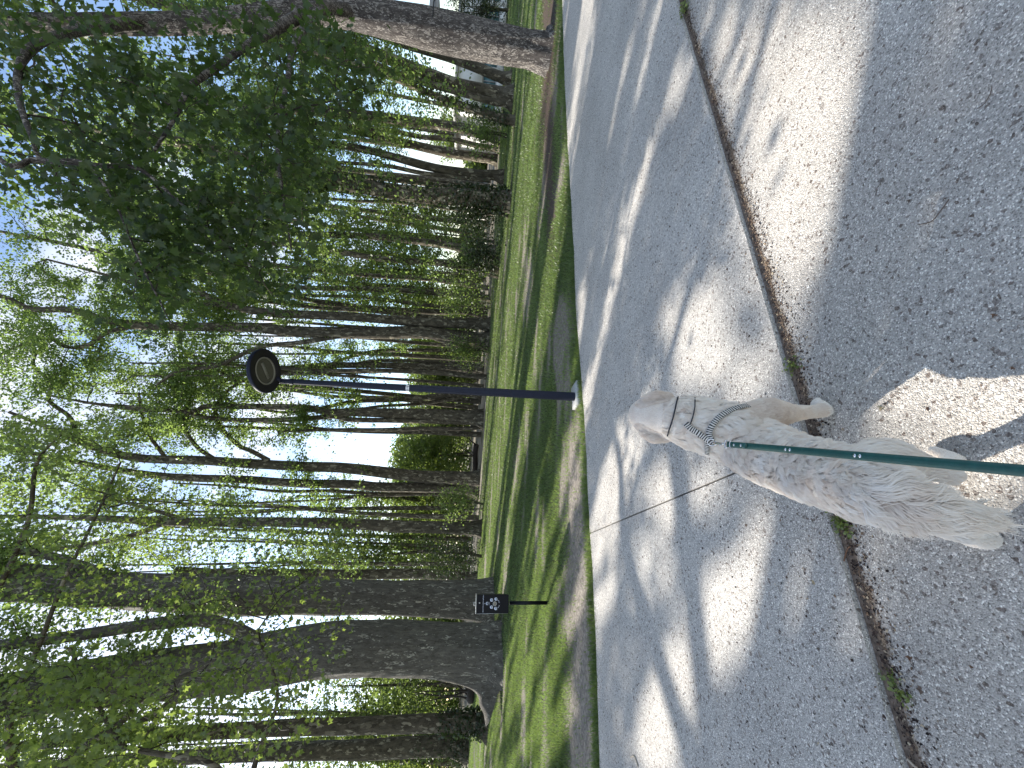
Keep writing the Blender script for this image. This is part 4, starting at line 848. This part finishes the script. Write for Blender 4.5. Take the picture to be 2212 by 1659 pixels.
# chains: (points, radii (lateral, vertical) , flow direction, fur length, wave)
DOG = dict(
 torso=([(-.132,1.665,.420),(-.155,1.615,.445),(-.185,1.55,.450),(-.217,1.44,.437),(-.232,1.32,.435),(-.233,1.20,.448),(-.237,1.09,.458),(-.242,1.00,.462),(-.246,.945,.46)], [(.072,.11),(.100,.14),(.110,.155),(.104,.158),(.099,.138),(.099,.122),(.088,.112),(.078,.103),(.052,.072)]),
 neck=([(-.150,1.57,.51),(-.133,1.63,.60),(-.120,1.675,.665),(-.112,1.715,.715)], [(.112,.125),(.104,.112),(.100,.100),(.084,.084)]),
 head=([(-.111,1.735,.758),(-.111,1.80,.782),(-.111,1.86,.775),(-.111,1.91,.745),(-.111,1.965,.73)], [(.070,.062),(.078,.070),(.070,.062),(.042,.044),(.033,.033)]),
 earL=([(-.178,1.775,.805),(-.199,1.75,.765),(-.205,1.735,.72)], [(.018,.028),(.020,.036),(.014,.028)]),
 earR=([(-.044,1.775,.805),(-.023,1.75,.765),(-.017,1.735,.72)], [(.018,.028),(.020,.036),(.014,.028)]),
 shR=([(-.090,1.565,.47),(-.066,1.57,.38),(-.062,1.59,.29)], [(.062,.075),(.062,.068),(.046,.050)]),
 shL=([(-.235,1.55,.47),(-.250,1.59,.39),(-.245,1.635,.30)], [(.060,.075),(.055,.065),(.044,.048)]),
 foreR=([(-.062,1.59,.29),(-.060,1.628,.20),(-.054,1.65,.115),(-.046,1.655,.055)], [(.044,.048),(.033,.036),(.027,.028),(.028,.03)]),
 foreL=([(-.245,1.635,.30),(-.242,1.675,.20),(-.238,1.70,.115),(-.237,1.71,.055)], [(.042,.046),(.032,.035),(.026,.027),(.027,.03)]),
 pawFR=([(-.044,1.655,.036),(-.030,1.69,.032),(-.022,1.71,.026)], [(.030,.032),(.034,.030),(.027,.024)]),
 pawFL=([(-.237,1.71,.036),(-.235,1.745,.03),(-.234,1.765,.025)], [(.030,.032),(.034,.030),(.027,.024)]),
 thighR=([(-.200,1.05,.44),(-.168,1.10,.35),(-.160,1.145,.28)], [(.060,.088),(.055,.072),(.044,.048)]),
 shankR=([(-.160,1.145,.28),(-.185,1.125,.20),(-.202,1.10,.145)], [(.043,.046),(.033,.037),(.027,.031)]),
 hockR=([(-.202,1.10,.145),(-.190,1.135,.09),(-.180,1.165,.045)], [(.028,.031),(.026,.028),(.028,.028)]),
 pawHR=([(-.178,1.165,.034),(-.170,1.21,.03),(-.167,1.232,.025)], [(.030,.032),(.033,.029),(.026,.023)]),
 thighL=([(-.278,1.07,.44),(-.300,1.12,.35),(-.318,1.135,.28)], [(.058,.090),(.050,.072),(.040,.048)]),
 shankL=([(-.318,1.135,.28),(-.342,1.085,.21),(-.358,1.045,.16)], [(.042,.048),(.031,.036),(.025,.030)]),
 hockL=([(-.358,1.045,.16),(-.375,1.06,.095),(-.386,1.07,.045)], [(.025,.030),(.024,.026),(.026,.027)]),
 pawHL=([(-.386,1.07,.034),(-.394,1.107,.03),(-.398,1.127,.025)], [(.029,.031),(.033,.029),(.026,.023)]),
 tail=([(-.247,.955,.50),(-.254,.915,.475),(-.262,.895,.42),(-.270,.895,.36),(-.278,.910,.305)], [(.036,.036),(.030,.030),(.026,.026),(.022,.022),(.014,.014)]),
)
FLOW = dict(torso=(-HEAD+[0,0,-.25], .034, 1.0), neck=(-HEAD*.8+[0,0,-.7], .040, .8), head=(-HEAD+[0,0,-.1], .008, .15), earL=((0,-.5,-1), .016, .3), earR=((0,-.5,-1), .016, .3),
 shR=((0,-.25,-1), .016, .3), shL=((0,-.3,-1), .016, .3), foreR=((0,-.3,-1), .012, .2), foreL=((0,-.3,-1), .012, .2), pawFR=((0,.8,-.5), .007, .1), pawFL=((0,.8,-.5), .007, .1),
 thighR=((0,-.5,-1), .024, .4), shankR=((0,-.4,-1), .018, .3), hockR=((0,0,-1), .010, .1), pawHR=((0,.8,-.5), .007, .1), thighL=((-.1,-.5,-1), .026, .4), shankL=((0,-.5,-1), .020, .3), hockL=((0,0,-1), .010, .1), pawHL=((0,.8,-.5), .007, .1), tail=((-.06,.02,-1), .062, .7))
def dog():
    rg = np.random.default_rng(21); base = Vector((-.21, 1.3, 0))
    t = thing('dog', base, 'cream golden long haired dog walking away on a leash, seen from above and behind', 'dog')
    bm = Geo(); cs = []; cr = []; cn = []; pr = [(math.sin(a)+1e-4, -math.cos(a)) for a in np.linspace(0, math.pi, 11)]
    def ball(m): rot = np.array([[m[a][b] for b in range(3)] for a in range(3)]); bm.lathe(pr, 16, np.array([m[0][3], m[1][3], m[2][3]]), rot)
    for k, (P, Rr) in DOG.items():
        P = np.array(P, float); Rr = np.array(Rr, float); S = smooth_path(P, 5); rr = np.stack([np.interp(np.linspace(0, len(P)-1, len(S)), np.arange(len(P)), Rr[:, j]) for j in (0, 1)], 1)
        T = nrm(np.gradient(S, axis=0))
        for p, r, tv in zip(S, rr, T):
            side = nrm(np.cross(tv, [0, 0, 1]) if abs(tv[2]) < .93 else np.array([1., 0, 0])); nn = np.cross(side, tv)
            m = Matrix.Identity(4)
            for a in range(3): m[a][0] = side[a]*r[0]; m[a][1] = tv[a]*min(r)*.9; m[a][2] = nn[a]*r[1]; m[a][3] = p[a]
            ball(m); cs.append(p); cr.append(max(r)); cn.append(k)
    # toes
    for (px, py) in ((-.022, 1.715), (-.234, 1.77), (-.167, 1.237), (-.400, 1.132)):
        for q in (-1.5, -.5, .5, 1.5):
            m = Matrix.Translation((px+q*.0155, py+.012-abs(q)*.007, .016)) @ Matrix.Diagonal((.0095, .018, .0145, 1)); ball(m)
    me = bm.mesh('body'); o = bpy.data.objects.new('tmpdog', me); sc.collection.objects.link(o)
    md = o.modifiers.new('r', 'REMESH'); md.mode = 'VOXEL'; md.voxel_size = .0075; s = o.modifiers.new('s', 'SMOOTH'); s.iterations = 9; s.factor = .5
    dg = bpy.context.evaluated_depsgraph_get(); dg.update(); ev = o.evaluated_get(dg); bme = bpy.data.meshes.new_from_object(ev); bpy.data.objects.remove(o); bme.name = 'body'
    bme.polygons.foreach_set('use_smooth', np.ones(len(bme.polygons), bool))
    body = link('body', bme, M_skin, t)
    nv = len(bme.vertices); V = np.empty(nv*3, np.float32); bme.vertices.foreach_get('co', V); V = V.reshape(-1, 3); bme.calc_loop_triangles(); nt_ = len(bme.loop_triangles); Tn = np.empty(nt_*3, np.int32); bme.loop_triangles.foreach_get('vertices', Tn); Tn = Tn.reshape(-1, 3)
    A, B, C_ = V[Tn[:, 0]], V[Tn[:, 1]], V[Tn[:, 2]]; N = np.cross(B-A, C_-A); ar = np.linalg.norm(N, axis=1); N = N/np.maximum(ar[:, None], 1e-12)
    cs = np.array(cs); cr = np.array(cr); cn = np.array(cn); keys = list(DOG)
    n = 140000; fi = rg.choice(nt_, n, p=ar/ar.sum()); u, v = rg.random(n), rg.random(n); w = u+v > 1; u[w] = 1-u[w]; v[w] = 1-v[w]
    P = A[fi]+(B-A)[fi]*u[:, None]+(C_-A)[fi]*v[:, None]; Nn = N[fi]
    near = np.empty(n, int)
    for a in range(0, n, 8000):
        D = np.linalg.norm(P[a:a+8000, None]-cs[None], axis=2)/(cr[None]**.5+.08); near[a:a+8000] = D.argmin(1)
    kk = cn[near]; fl = np.zeros((n, 3)); L = np.zeros(n); wv = np.zeros(n)
    for k in keys:
        f, l, w_ = FLOW[k]; i = kk == k; fl[i] = nrm(np.array(f, float)); L[i] = l; wv[i] = w_
    # sides of the torso flow more downward, back of the ruff longer
    tor = (kk == 'torso'); fl[tor] += np.array([0, 0, -1])*np.clip(1-Nn[tor][:, 2:3]*1.2, 0, 1)*.7; L[tor] *= 1-.7*np.clip(-Nn[tor][:, 2], 0, 1)
    phw = 2*math.pi*(P[:, 1]/.075+P[:, 2]/.13)+26*fbm(P, 6.5, 3., 2)
    back = np.clip(wv-.35, 0, 1)*1.4
    ang = (fbm(P, 11, 3., 2)-.5)*1.8*wv+.62*np.sin(phw)*back
    P = P+Nn*(.0013*(np.sin(phw+1.2)-.2)*back)[:, None]
    fl = fl-Nn*np.sum(fl*Nn, 1, keepdims=True); fl = nrm(fl); sd = np.cross(Nn, fl); d0 = nrm(fl*np.cos(ang)[:, None]+sd*np.sin(ang)[:, None])
    L = L*(.75+.5*rg.random(n)); lift = .16+.16*rg.random(n)+.14*(fbm(P, 38, 7., 2))
    lift = np.where(kk == 'tail', .30, lift); lift = np.where(kk == 'head', .12, lift)
    side = np.cross(Nn, d0); ph = fbm(P, 16, 20., 2)*14; amp = L*.19*np.clip(wv, .1, 1); k_ = 2.3
    # neighbouring strands share a lock: same direction, tips drawn together
    nl = 5200; li = rg.choice(n, nl, replace=False); own = np.empty(n, int)
    for a in range(0, n, 6000): own[a:a+6000] = li[((P[a:a+6000, None]-P[li][None])**2).sum(2).argmin(1)]
    same = (kk[own] == kk); own = np.where(same, own, np.arange(n))
    d0 = nrm(d0*.35+d0[own]*.65); ph = ph[own]+rg.normal(0, .25, n); Ll = L[own]; L = np.where(L > .012, L*.5+Ll*.5, L); lift = lift*.5+lift[own]*.5+np.where(L > .02, (rg.random(n)[own]-.5)*.07, 0)
    P_own = P[own]; lt = rg.normal(0, 1, n)[own]
    pts = []
    for s_ in (0, .33, .67, 1.0):
        q = P+d0*(L*s_)[:, None]+Nn*(L*lift*math.sin(s_*2.0))[:, None]+side*(amp*(np.sin(ph+s_*6.283*.85)-np.sin(ph)))[:, None]-np.array([0, 0, 1])*(L*.16*s_*s_)[:, None]
        pull = .26*s_**1.3; cline = P_own+d0*(L*s_)[:, None]; off_ = (q-cline); off_ = off_-Nn*np.sum(off_*Nn, 1, keepdims=True); q = q-(P-P_own-Nn*np.sum((P-P_own)*Nn, 1, keepdims=True))*pull*(L > .012)[:, None]
        pts.append(q)
    wdt = np.where(L > .03, .00135, np.where(L > .015, .00115, .0009))*(.7+.6*rg.random(n))
    wd = nrm(np.cross(d0, nrm(Nn*.6+nrm(CP-P)*.8))); S0 = []
    for j, wk in zip((0, 1, 2), (1, .9, .65)): S0 += [pts[j]-wd*(wdt*wk)[:, None], pts[j]+wd*(wdt*wk)[:, None]]
    W = np.stack(S0+[pts[3]], 1); base_i = np.arange(n)[:, None]*7
    Q = np.concatenate([base_i+np.array([0, 1, 3, 2]), base_i+np.array([2, 3, 5, 4])]); T3 = base_i+np.array([4, 5, 6])
    band = fbm(P*np.array([1, 1, 1]), 22, 9., 3); strip = np.sin(ph*1.0+P@np.array([0, 55., 20.]))*.5+.5
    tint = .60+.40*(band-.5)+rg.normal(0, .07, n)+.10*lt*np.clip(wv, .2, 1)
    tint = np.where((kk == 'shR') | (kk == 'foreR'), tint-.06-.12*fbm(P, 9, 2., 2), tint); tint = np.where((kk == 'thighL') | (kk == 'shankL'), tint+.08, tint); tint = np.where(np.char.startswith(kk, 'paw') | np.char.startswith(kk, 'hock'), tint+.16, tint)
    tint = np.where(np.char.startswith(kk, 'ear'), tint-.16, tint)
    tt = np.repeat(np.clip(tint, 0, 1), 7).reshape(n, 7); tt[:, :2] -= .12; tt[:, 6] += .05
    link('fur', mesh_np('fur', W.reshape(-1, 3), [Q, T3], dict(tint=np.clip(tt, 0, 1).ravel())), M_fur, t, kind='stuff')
    # eyes, nose
    for sx in (-1, 1):
        e = Geo(); c = np.array([-.111+sx*.038, 1.885, .768]); e.lathe([(.0005, .011), (.006, .009), (.0095, .004), (.0105, 0)], 14, c, np.column_stack([(1, 0, 0), (0, 0, 1), (0, 1, 0)])); link('eye', e.mesh('eye', True), M_black, t)
    e = Geo(); e.lathe([(.0005, .010), (.012, .008), (.018, 0), (.015, -.008)], 14, (-.111, 1.995, .728), np.column_stack([(1, 0, 0), (0, 0, -1), (0, 1, 0)])); link('nose', e.mesh('nose', True), M_black, t)
    return body, BVHTree.FromPolygons([tuple(x) for x in V.tolist()], Tn.tolist())
body, BV = dog()
def hit(X, Y, off=.01):
    d = Vector(ray(X, Y)).normalized(); h = BV.ray_cast(Vector(CP), d)
    if h[0] is None:
        h2 = None; return None, None
    n = np.array(h[1]); 
    if n@np.array(d) > 0: n = -n
    return np.array(h[0])+n*off, n
def zebra():
    m, t, o = mat('zebra webbing'); uv = nd(t, 'Attribute', attribute_name='u'); vv = nd(t, 'Attribute', attribute_name='v')
    c = nd(t, 'CombineXYZ'); t.links.new(uv.outputs['Fac'], c.inputs[0]); t.links.new(vv.outputs['Fac'], c.inputs[1])
    w = nd(t, 'TexWave', Scale=.42, Distortion=4.0, Detail=1.0); w.inputs['Detail Scale'].default_value = .9; t.links.new(c.outputs[0], w.inputs['Vector'])
    col = ramp(t, w.outputs['Fac'], [(.50, (.015, .014, .016)), (.56, (.60, .57, .52))]); finish(t, o, col, .6); return m
M_zebra = zebra(); M_cord = simple('dark webbing', (.02, .022, .03), .8)
M_chrome = simple('polished steel', (.72, .72, .73), .16, metal=1.0)
M_leash = simple('dark green leather', (.010, .072, .062), .42, spec=.5, nscale=90, var=.18)
M_leashedge = simple('pale cut leather edge', (.42, .37, .24), .7)
def ribbon(name, pix, w, off, m, parent, thick=.003):
    P = []; N = []
    for X, Y in smooth_path(np.array(pix, float), 6):
        p, nn = hit(X, Y, off)
        if p is None: continue
        P.append(p); N.append(nn)
    P = np.array(P); N = np.array(N)
    for _ in range(4): P[1:-1] = P[1:-1]*.5+(P[:-2]+P[2:])*.25; N[1:-1] = nrm(N[1:-1]*.5+(N[:-2]+N[2:])*.25)
    T = nrm(np.gradient(P, axis=0)); S = nrm(np.cross(T, N)); n = len(P); ln = np.concatenate([[0], np.cumsum(np.linalg.norm(np.diff(P, axis=0), axis=1))])
    V = np.stack([P-S*w/2, P+S*w/2, P+S*w/2-N*thick, P-S*w/2-N*thick], 1).reshape(-1, 3); a = np.arange(n-1)[:, None]*4
    F = np.concatenate([a+np.array([i, (i+1) % 4, (i+1) % 4+4, i+4]) for i in range(4)]+[[[0, 3, 2, 1]], [[4*n-4, 4*n-3, 4*n-2, 4*n-1]]])
    u = np.repeat(ln/.012, 4); v = np.tile([0, 1.4, 1.4, 0], n)
    return link(name, mesh_np(name, V, [F], dict(u=u, v=v)), m, parent)
ringp, ringn = hit(1540, 950, .026)
def harness():
    t = thing('dog_harness', ringp*[1, 1, 0]+[0, 0, .5], 'black and white zebra striped harness buckled over the dog\'s shoulders', 'harness')
    t.location = Vector(ringp.tolist())
    ribbon('strap', [(1541, 948), (1534, 935), (1540, 921), (1552, 908), (1570, 897), (1594, 889), (1612, 886)], .022, .024, M_zebra, t)
    ribbon('strap', [(1541, 952), (1524, 941), (1508, 931), (1494, 923), (1484, 914)], .022, .025, M_zebra, t)
    ribbon('strap', [(1528, 948), (1530, 958), (1531, 973)], .017, .021, M_zebra, t)
    ribbon('neck_band', [(1500, 868), (1501, 885), (1498, 904), (1493, 918)], .004, .021, M_cord, t)
    r = Geo(); th = np.linspace(0, 2*math.pi, 25); x = nrm(np.cross(ringn, [0, 0, 1])); y = np.cross(ringn, x); r.tube(np.array([ringp+x*.014*math.cos(a)+y*.014*math.sin(a) for a in th]), .002, 8, cap=False); link('ring', r.mesh('ring', True), M_chrome, t)
harness()
def collar():
    p, nn = hit(1458, 900, .02); t = thing('dog_collar', p, 'thin dark collar half hidden in the fur of the dog\'s neck', 'collar')
    ribbon('strap', [(1466, 866), (1463, 880), (1460, 895), (1456, 910), (1450, 926), (1447, 936)], .005, .021, M_cord, t)
collar()
def leash():
    a = ringp+ringn*.004; e = atd(2212, 1017, .62); dirv = nrm(e-a); e2 = e+dirv*.32
    t = thing('leash', a, 'dark green riveted leather leash running from the harness up to the bottom of the view', 'leash')
    L = np.linalg.norm(e-a); c = lambda s: a+dirv*s
    vw = nrm(CP-(a+e)/2); S = nrm(np.cross(dirv, vw)); N = nrm(np.cross(S, dirv)); N = N if N@vw > 0 else -N
    def sOf(X):                                  # distance along the leash whose picture X is X
        s = np.linspace(0, L+.3, 800); q = proj(a+dirv*s[:, None]); return s[np.argmin(abs(q[:, 0]-X))]
    s0 = sOf(1571); W = .0205
    def strip(name, sa, sb, w, off, th, m, n=40, sag=.0):
        ss = np.linspace(sa, sb, n); P = np.array([c(s)+N*off for s in ss]); V = np.stack([P-S*w/2, P+S*w/2, P+S*w/2-N*th, P-S*w/2-N*th], 1).reshape(-1, 3); i = np.arange(n-1)[:, None]*4
        F = np.concatenate([i+np.array([k, (k+1) % 4, (k+1) % 4+4, k+4]) for k in range(4)]+[[[0, 3, 2, 1]], [[4*n-4, 4*n-3, 4*n-2, 4*n-1]]]); return link(name, mesh_np(name, V, [F]), m, t)
    strip('strap', s0, L+.32, W, 0, .0030, M_leash)
    strip('strap_edge', s0+.01, L+.3, W+.0012, -.0032, .0008, M_leashedge)
    sf = sOf(1611); strip('fold', s0+.001, sf, W*.98, .0034, .0030, M_leash, 8)
    g = Geo(); th = np.linspace(-math.pi/2, math.pi/2, 13); Pp = np.array([c(sf)+dirv*math.cos(x)*W*.5+S*math.sin(x)*W*.49+N*.0034 for x in th]); V = np.concatenate([Pp, Pp-N*.003]); k = len(Pp); i = np.arange(k-1)
    link('fold_tip', mesh_np('fold_tip', V, [np.stack([i, i+1, i+1+k, i+k], 1), np.arange(k)[None]]), M_leash, t)
    for X, o in ((1587, .0038), (1602, .0038), (1696, .0006), (1706, .0006), (1846, .0006), (1856.5, .0006)):
        g = Geo(); g.lathe([(.0003, .0016), (.0022, .0015), (.0036, .0008), (.0042, 0)], 16, c(sOf(X))+N*o, np.column_stack([dirv, S, N])); link('rivet', g.mesh('rivet', True), M_chrome, t)
    def loop(cen, ra, rb, r, a0, a1, nrmv, xd, name='ring'):
        yd = np.cross(nrmv, xd); g = Geo(); g.tube(np.array([cen+xd*ra*math.cos(x)+yd*rb*math.sin(x) for x in np.linspace(a0, a1, 22)]), r, 8); return link(name, g.mesh(name, True), M_chrome, t)
    loop(c(sOf(1569))+N*.001, .007, .0145, .0018, 0, 6.28, N, dirv); loop(c(sOf(1583))+N*.004, .012, .0145, .0017, R(70), R(290), N, dirv)
    # swivel snap hook
    g = Geo(); sA = sOf(1566); sB = sOf(1545); g.tube(smooth_path(np.array([c(sA), c(sA-.008), c(sA-.012), c(sB+.012), c(sB)]), 3), [.004]*3+[.0055]*3+[.0042]*3+[.005]*3+[.003], 12); link('snap_hook', g.mesh('snap_hook', True), M_chrome, t)
    loop(c(sB-.006), .012, .0075, .0022, R(20), R(330), N, -dirv, 'hook')
    g = Geo(); g.tube(np.array([c((sA+sB)/2), c((sA+sB)/2)+S*.009]), .0018, 8); link('trigger', g.mesh('trigger', True), M_chrome, t)
leash()

# ------------------------------------------------------------------ litter, twigs and weeds on the pavement
def zground(X, Y):
    p = atz(X, Y)[:2]; s = (p-nL[:2])@en; return SLZ if s > 0 else 0.0
M_dry = simple('dry brown leaf', (.16, .085, .05), .8, nscale=60, var=.35)
M_drypale = simple('pale dry leaf', (.42, .33, .2), .8, nscale=60, var=.3)
M_tw = simple('dry twig', (.12, .085, .065), .9)
M_twp = simple('pale twig', (.45, .38, .3), .9)
def dry_leaf(X, Y, s, m, lab, yaw, cat='leaf', name='dry_leaf'):
    z = zground(X, Y); p = atz(X, Y, z); T, F = LOBS; V = T-[0, .4, 0]; V = V*s; V[:, 2] = np.abs(V[:, 0])*.35+.006*np.sin(V[:, 1]/s*5)+.002; c, sn = math.cos(yaw), math.sin(yaw)
    W = V.copy(); W[:, 0] = V[:, 0]*c-V[:, 1]*sn; W[:, 1] = V[:, 0]*sn+V[:, 1]*c
    V2 = np.concatenate([W, W-[0, 0, .0008]]); o = link(name, mesh_np(name, W, [F]), m); o.location = Vector(p.tolist()); o['label'] = lab; o['category'] = cat; o['group'] = 'dry leaves lying on the pavement'
for a in ((1906, 880, .030, M_drypale, 'pale curled dry leaf in the round sunlit patch beside the dog', 1.2), (2006, 883, .016, M_dry, 'small red brown dry leaf in the round sunlit patch', .3), (1913, 871, .022, M_tw, 'dark crumpled dry leaf touching the pale curled one', 2.0),
          (1759, 1258, .022, M_drypale, 'orange tan dry leaf on the far slab left of the dog', .8), (1952, 1396, .018, M_dry, 'brown leaf near the joint soil behind the dog', 2.6), (1966, 1420, .026, M_dry, 'larger brown dry leaf on the shaded near slab left of the dog', 1.9),
          (1990, 1490, .028, M_tw, 'torn dark dry leaf lowest left on the near slab', .4), (2150, 680, .020, M_dry, 'brown oak shaped leaf on shaded slab right of the leash', 1.1), (2040, 430, .014, M_dry, 'brown leaf bit at the edge of the big sunlit patch', 3.0),
          (2045, 540, .013, M_dry, 'brown bit in the shade below the big sunlit patch', 2.2), (2190, 795, .014, M_dry, 'reddish leaf bit at the bottom edge right of the leash', .9), (1966, 432, .02, M_tw, 'dark dry leaf with stem on the shaded slab', 1.4),
          (1740, 1238, .014, M_tw, 'small dark leaf beside the orange tan one', .1), (2100, 1440, .013, M_dry, 'tiny red leaf bit in the lower left shade', 1.6)):
    dry_leaf(*a)
def twig(pix, r, m, lab, name='twig'):
    P = np.array([atz(X, Y, zground(X, Y)+r*.9) for X, Y in pix]); g = Geo(); g.tube(smooth_path(P-P[0], 5), r, 6); o = link(name, g.mesh(name, True), m); o.location = Vector(P[0].tolist()); o['label'] = lab; o['category'] = 'twig'; o['group'] = 'twigs on the pavement'
twig([(1985, 485), (2012, 478), (2032, 455), (2050, 430)], .0016, M_tw, 'long curved dark twig on the shaded near slab at the right')
twig([(1362, 1636), (1370, 1634), (1376, 1650), (1378, 1656)], .006, M_twp, 'pale bent stick on the dirt edge at the far left')
twig([(1823, 1212), (1829, 1190), (1836, 1180)], .003, M_dry, 'short red brown twig on the far slab left of the dog')
twig([(1960, 1640), (1975, 1655), (1982, 1659)], .004, M_twp, 'pale straw stalk in the joint at the bottom left')
twig([(2112, 235), (2128, 222), (2140, 200), (2143, 185)], .0012, M_tw, 'thin dark twig in the upper right shade of the near slab')
def weed(X, Y, s, n, lab):
    rg = np.random.default_rng(int(X)); z = 0.0; p = atz(X, Y, z); t = thing('weed', p, lab, 'weed', 'weeds growing in the joint')
    P = p+rg.normal(0, 1, (n, 3))*np.array([s, s, s*.4])+[0, 0, s*.6]; P[:, 2] = np.maximum(P[:, 2], .004)
    link('leaves', leaves_mesh('leaves', P, s*.75*(.6+.7*rg.random(n)), QUAD, rg, -.2, .9), M_weed, t, kind='stuff')
    g = Geo()
    for k in range(6): g.tube(np.array([p+[0, 0, -.005], P[k]]), .0012, 4)
    link('stem', g.mesh('stem'), M_weed, t)
weed(1716, 791, .022, 40, 'small green weed in the joint just right of the dog\'s forepaw'); weed(1821, 1131, .022, 70, 'green clover weed in the joint close to the dog\'s left flank'); weed(1927, 1466, .015, 40, 'little green weed in the joint at the lower left'); weed(1949, 1496, .018, 45, 'tuft of green weed lowest in the joint at the left')
weed(1483, 20, .03, 60, 'yellow green grass tuft in the joint at the far right')
def bits():
    rg = np.random.default_rng(31); n = 11000
    # chips collected in the joint
    s = rg.uniform(-1.8, 9, n)**1; s = np.where(rg.random(n) < .7, rg.uniform(-1.6, 2.5, n), s); base = nL[:2]+ed*0; g = base+ed*(s[:, None]+1.2)+en*(-.045+rg.normal(0, .028, n))[:, None]
    g[:, 0] += 0; g = nL[:2]+ed*(rg.uniform(-1.0, 8.5, n)[:, None])+en*(-.02-np.abs(rg.normal(0, .055, n)))[:, None]
    # scattered bits
    m = 9000; y = np.exp(rg.uniform(math.log(.7), math.log(6.5), m)); x = rg.uniform(-1.1, 1.1, m)*(y+.3); g2 = np.column_stack([x, y]); g2 = g2[dist_edge(g2) < 0]
    G_ = np.concatenate([g, g2]); n = len(G_); z = np.where(((G_-nL[:2])@en) > 0, SLZ, 0)+.0015
    sz = np.concatenate([rg.uniform(.002, .008, len(g)), (.0016+.0062*rg.random(len(g2))**3)*(1+.1*g2[:, 1])]); a = rg.uniform(0, 6.28, n); el = rg.uniform(.15, .9, n)
    ax = np.column_stack([np.cos(a), np.sin(a), rg.normal(0, .2, n)]); sd = np.column_stack([-np.sin(a), np.cos(a), rg.normal(0, .25, n)]); P = np.column_stack([G_, z]); up = np.array([0, 0, 1])*.35
    V = np.stack([P-ax*sz[:, None], P-sd*(sz*el)[:, None]+up*sz[:, None]*.4, P+ax*sz[:, None], P+sd*(sz*el)[:, None], P+up*sz[:, None]], 1).reshape(-1, 3); b = np.arange(n)[:, None]*5
    F = np.concatenate([b+np.array(f) for f in ((0, 1, 4), (1, 2, 4), (2, 3, 4), (3, 0, 4))]); t_ = np.repeat(rg.random(n), 5)
    m_, t, o = mat('plant litter'); c = ramp(t, nd(t, 'Attribute', attribute_name='tint').outputs['Fac'], [(0, (.02, .016, .016)), (.6, (.08, .055, .045)), (.85, (.22, .15, .1)), (1, (.5, .42, .3))]); finish(t, o, c, .9, spec=.1)
    link('plant_litter', mesh_np('plant_litter', V, [F], dict(tint=t_)), m_, kind='stuff', label='fine brown bud scales and leaf crumbs scattered over the pavement', category='litter')
bits()
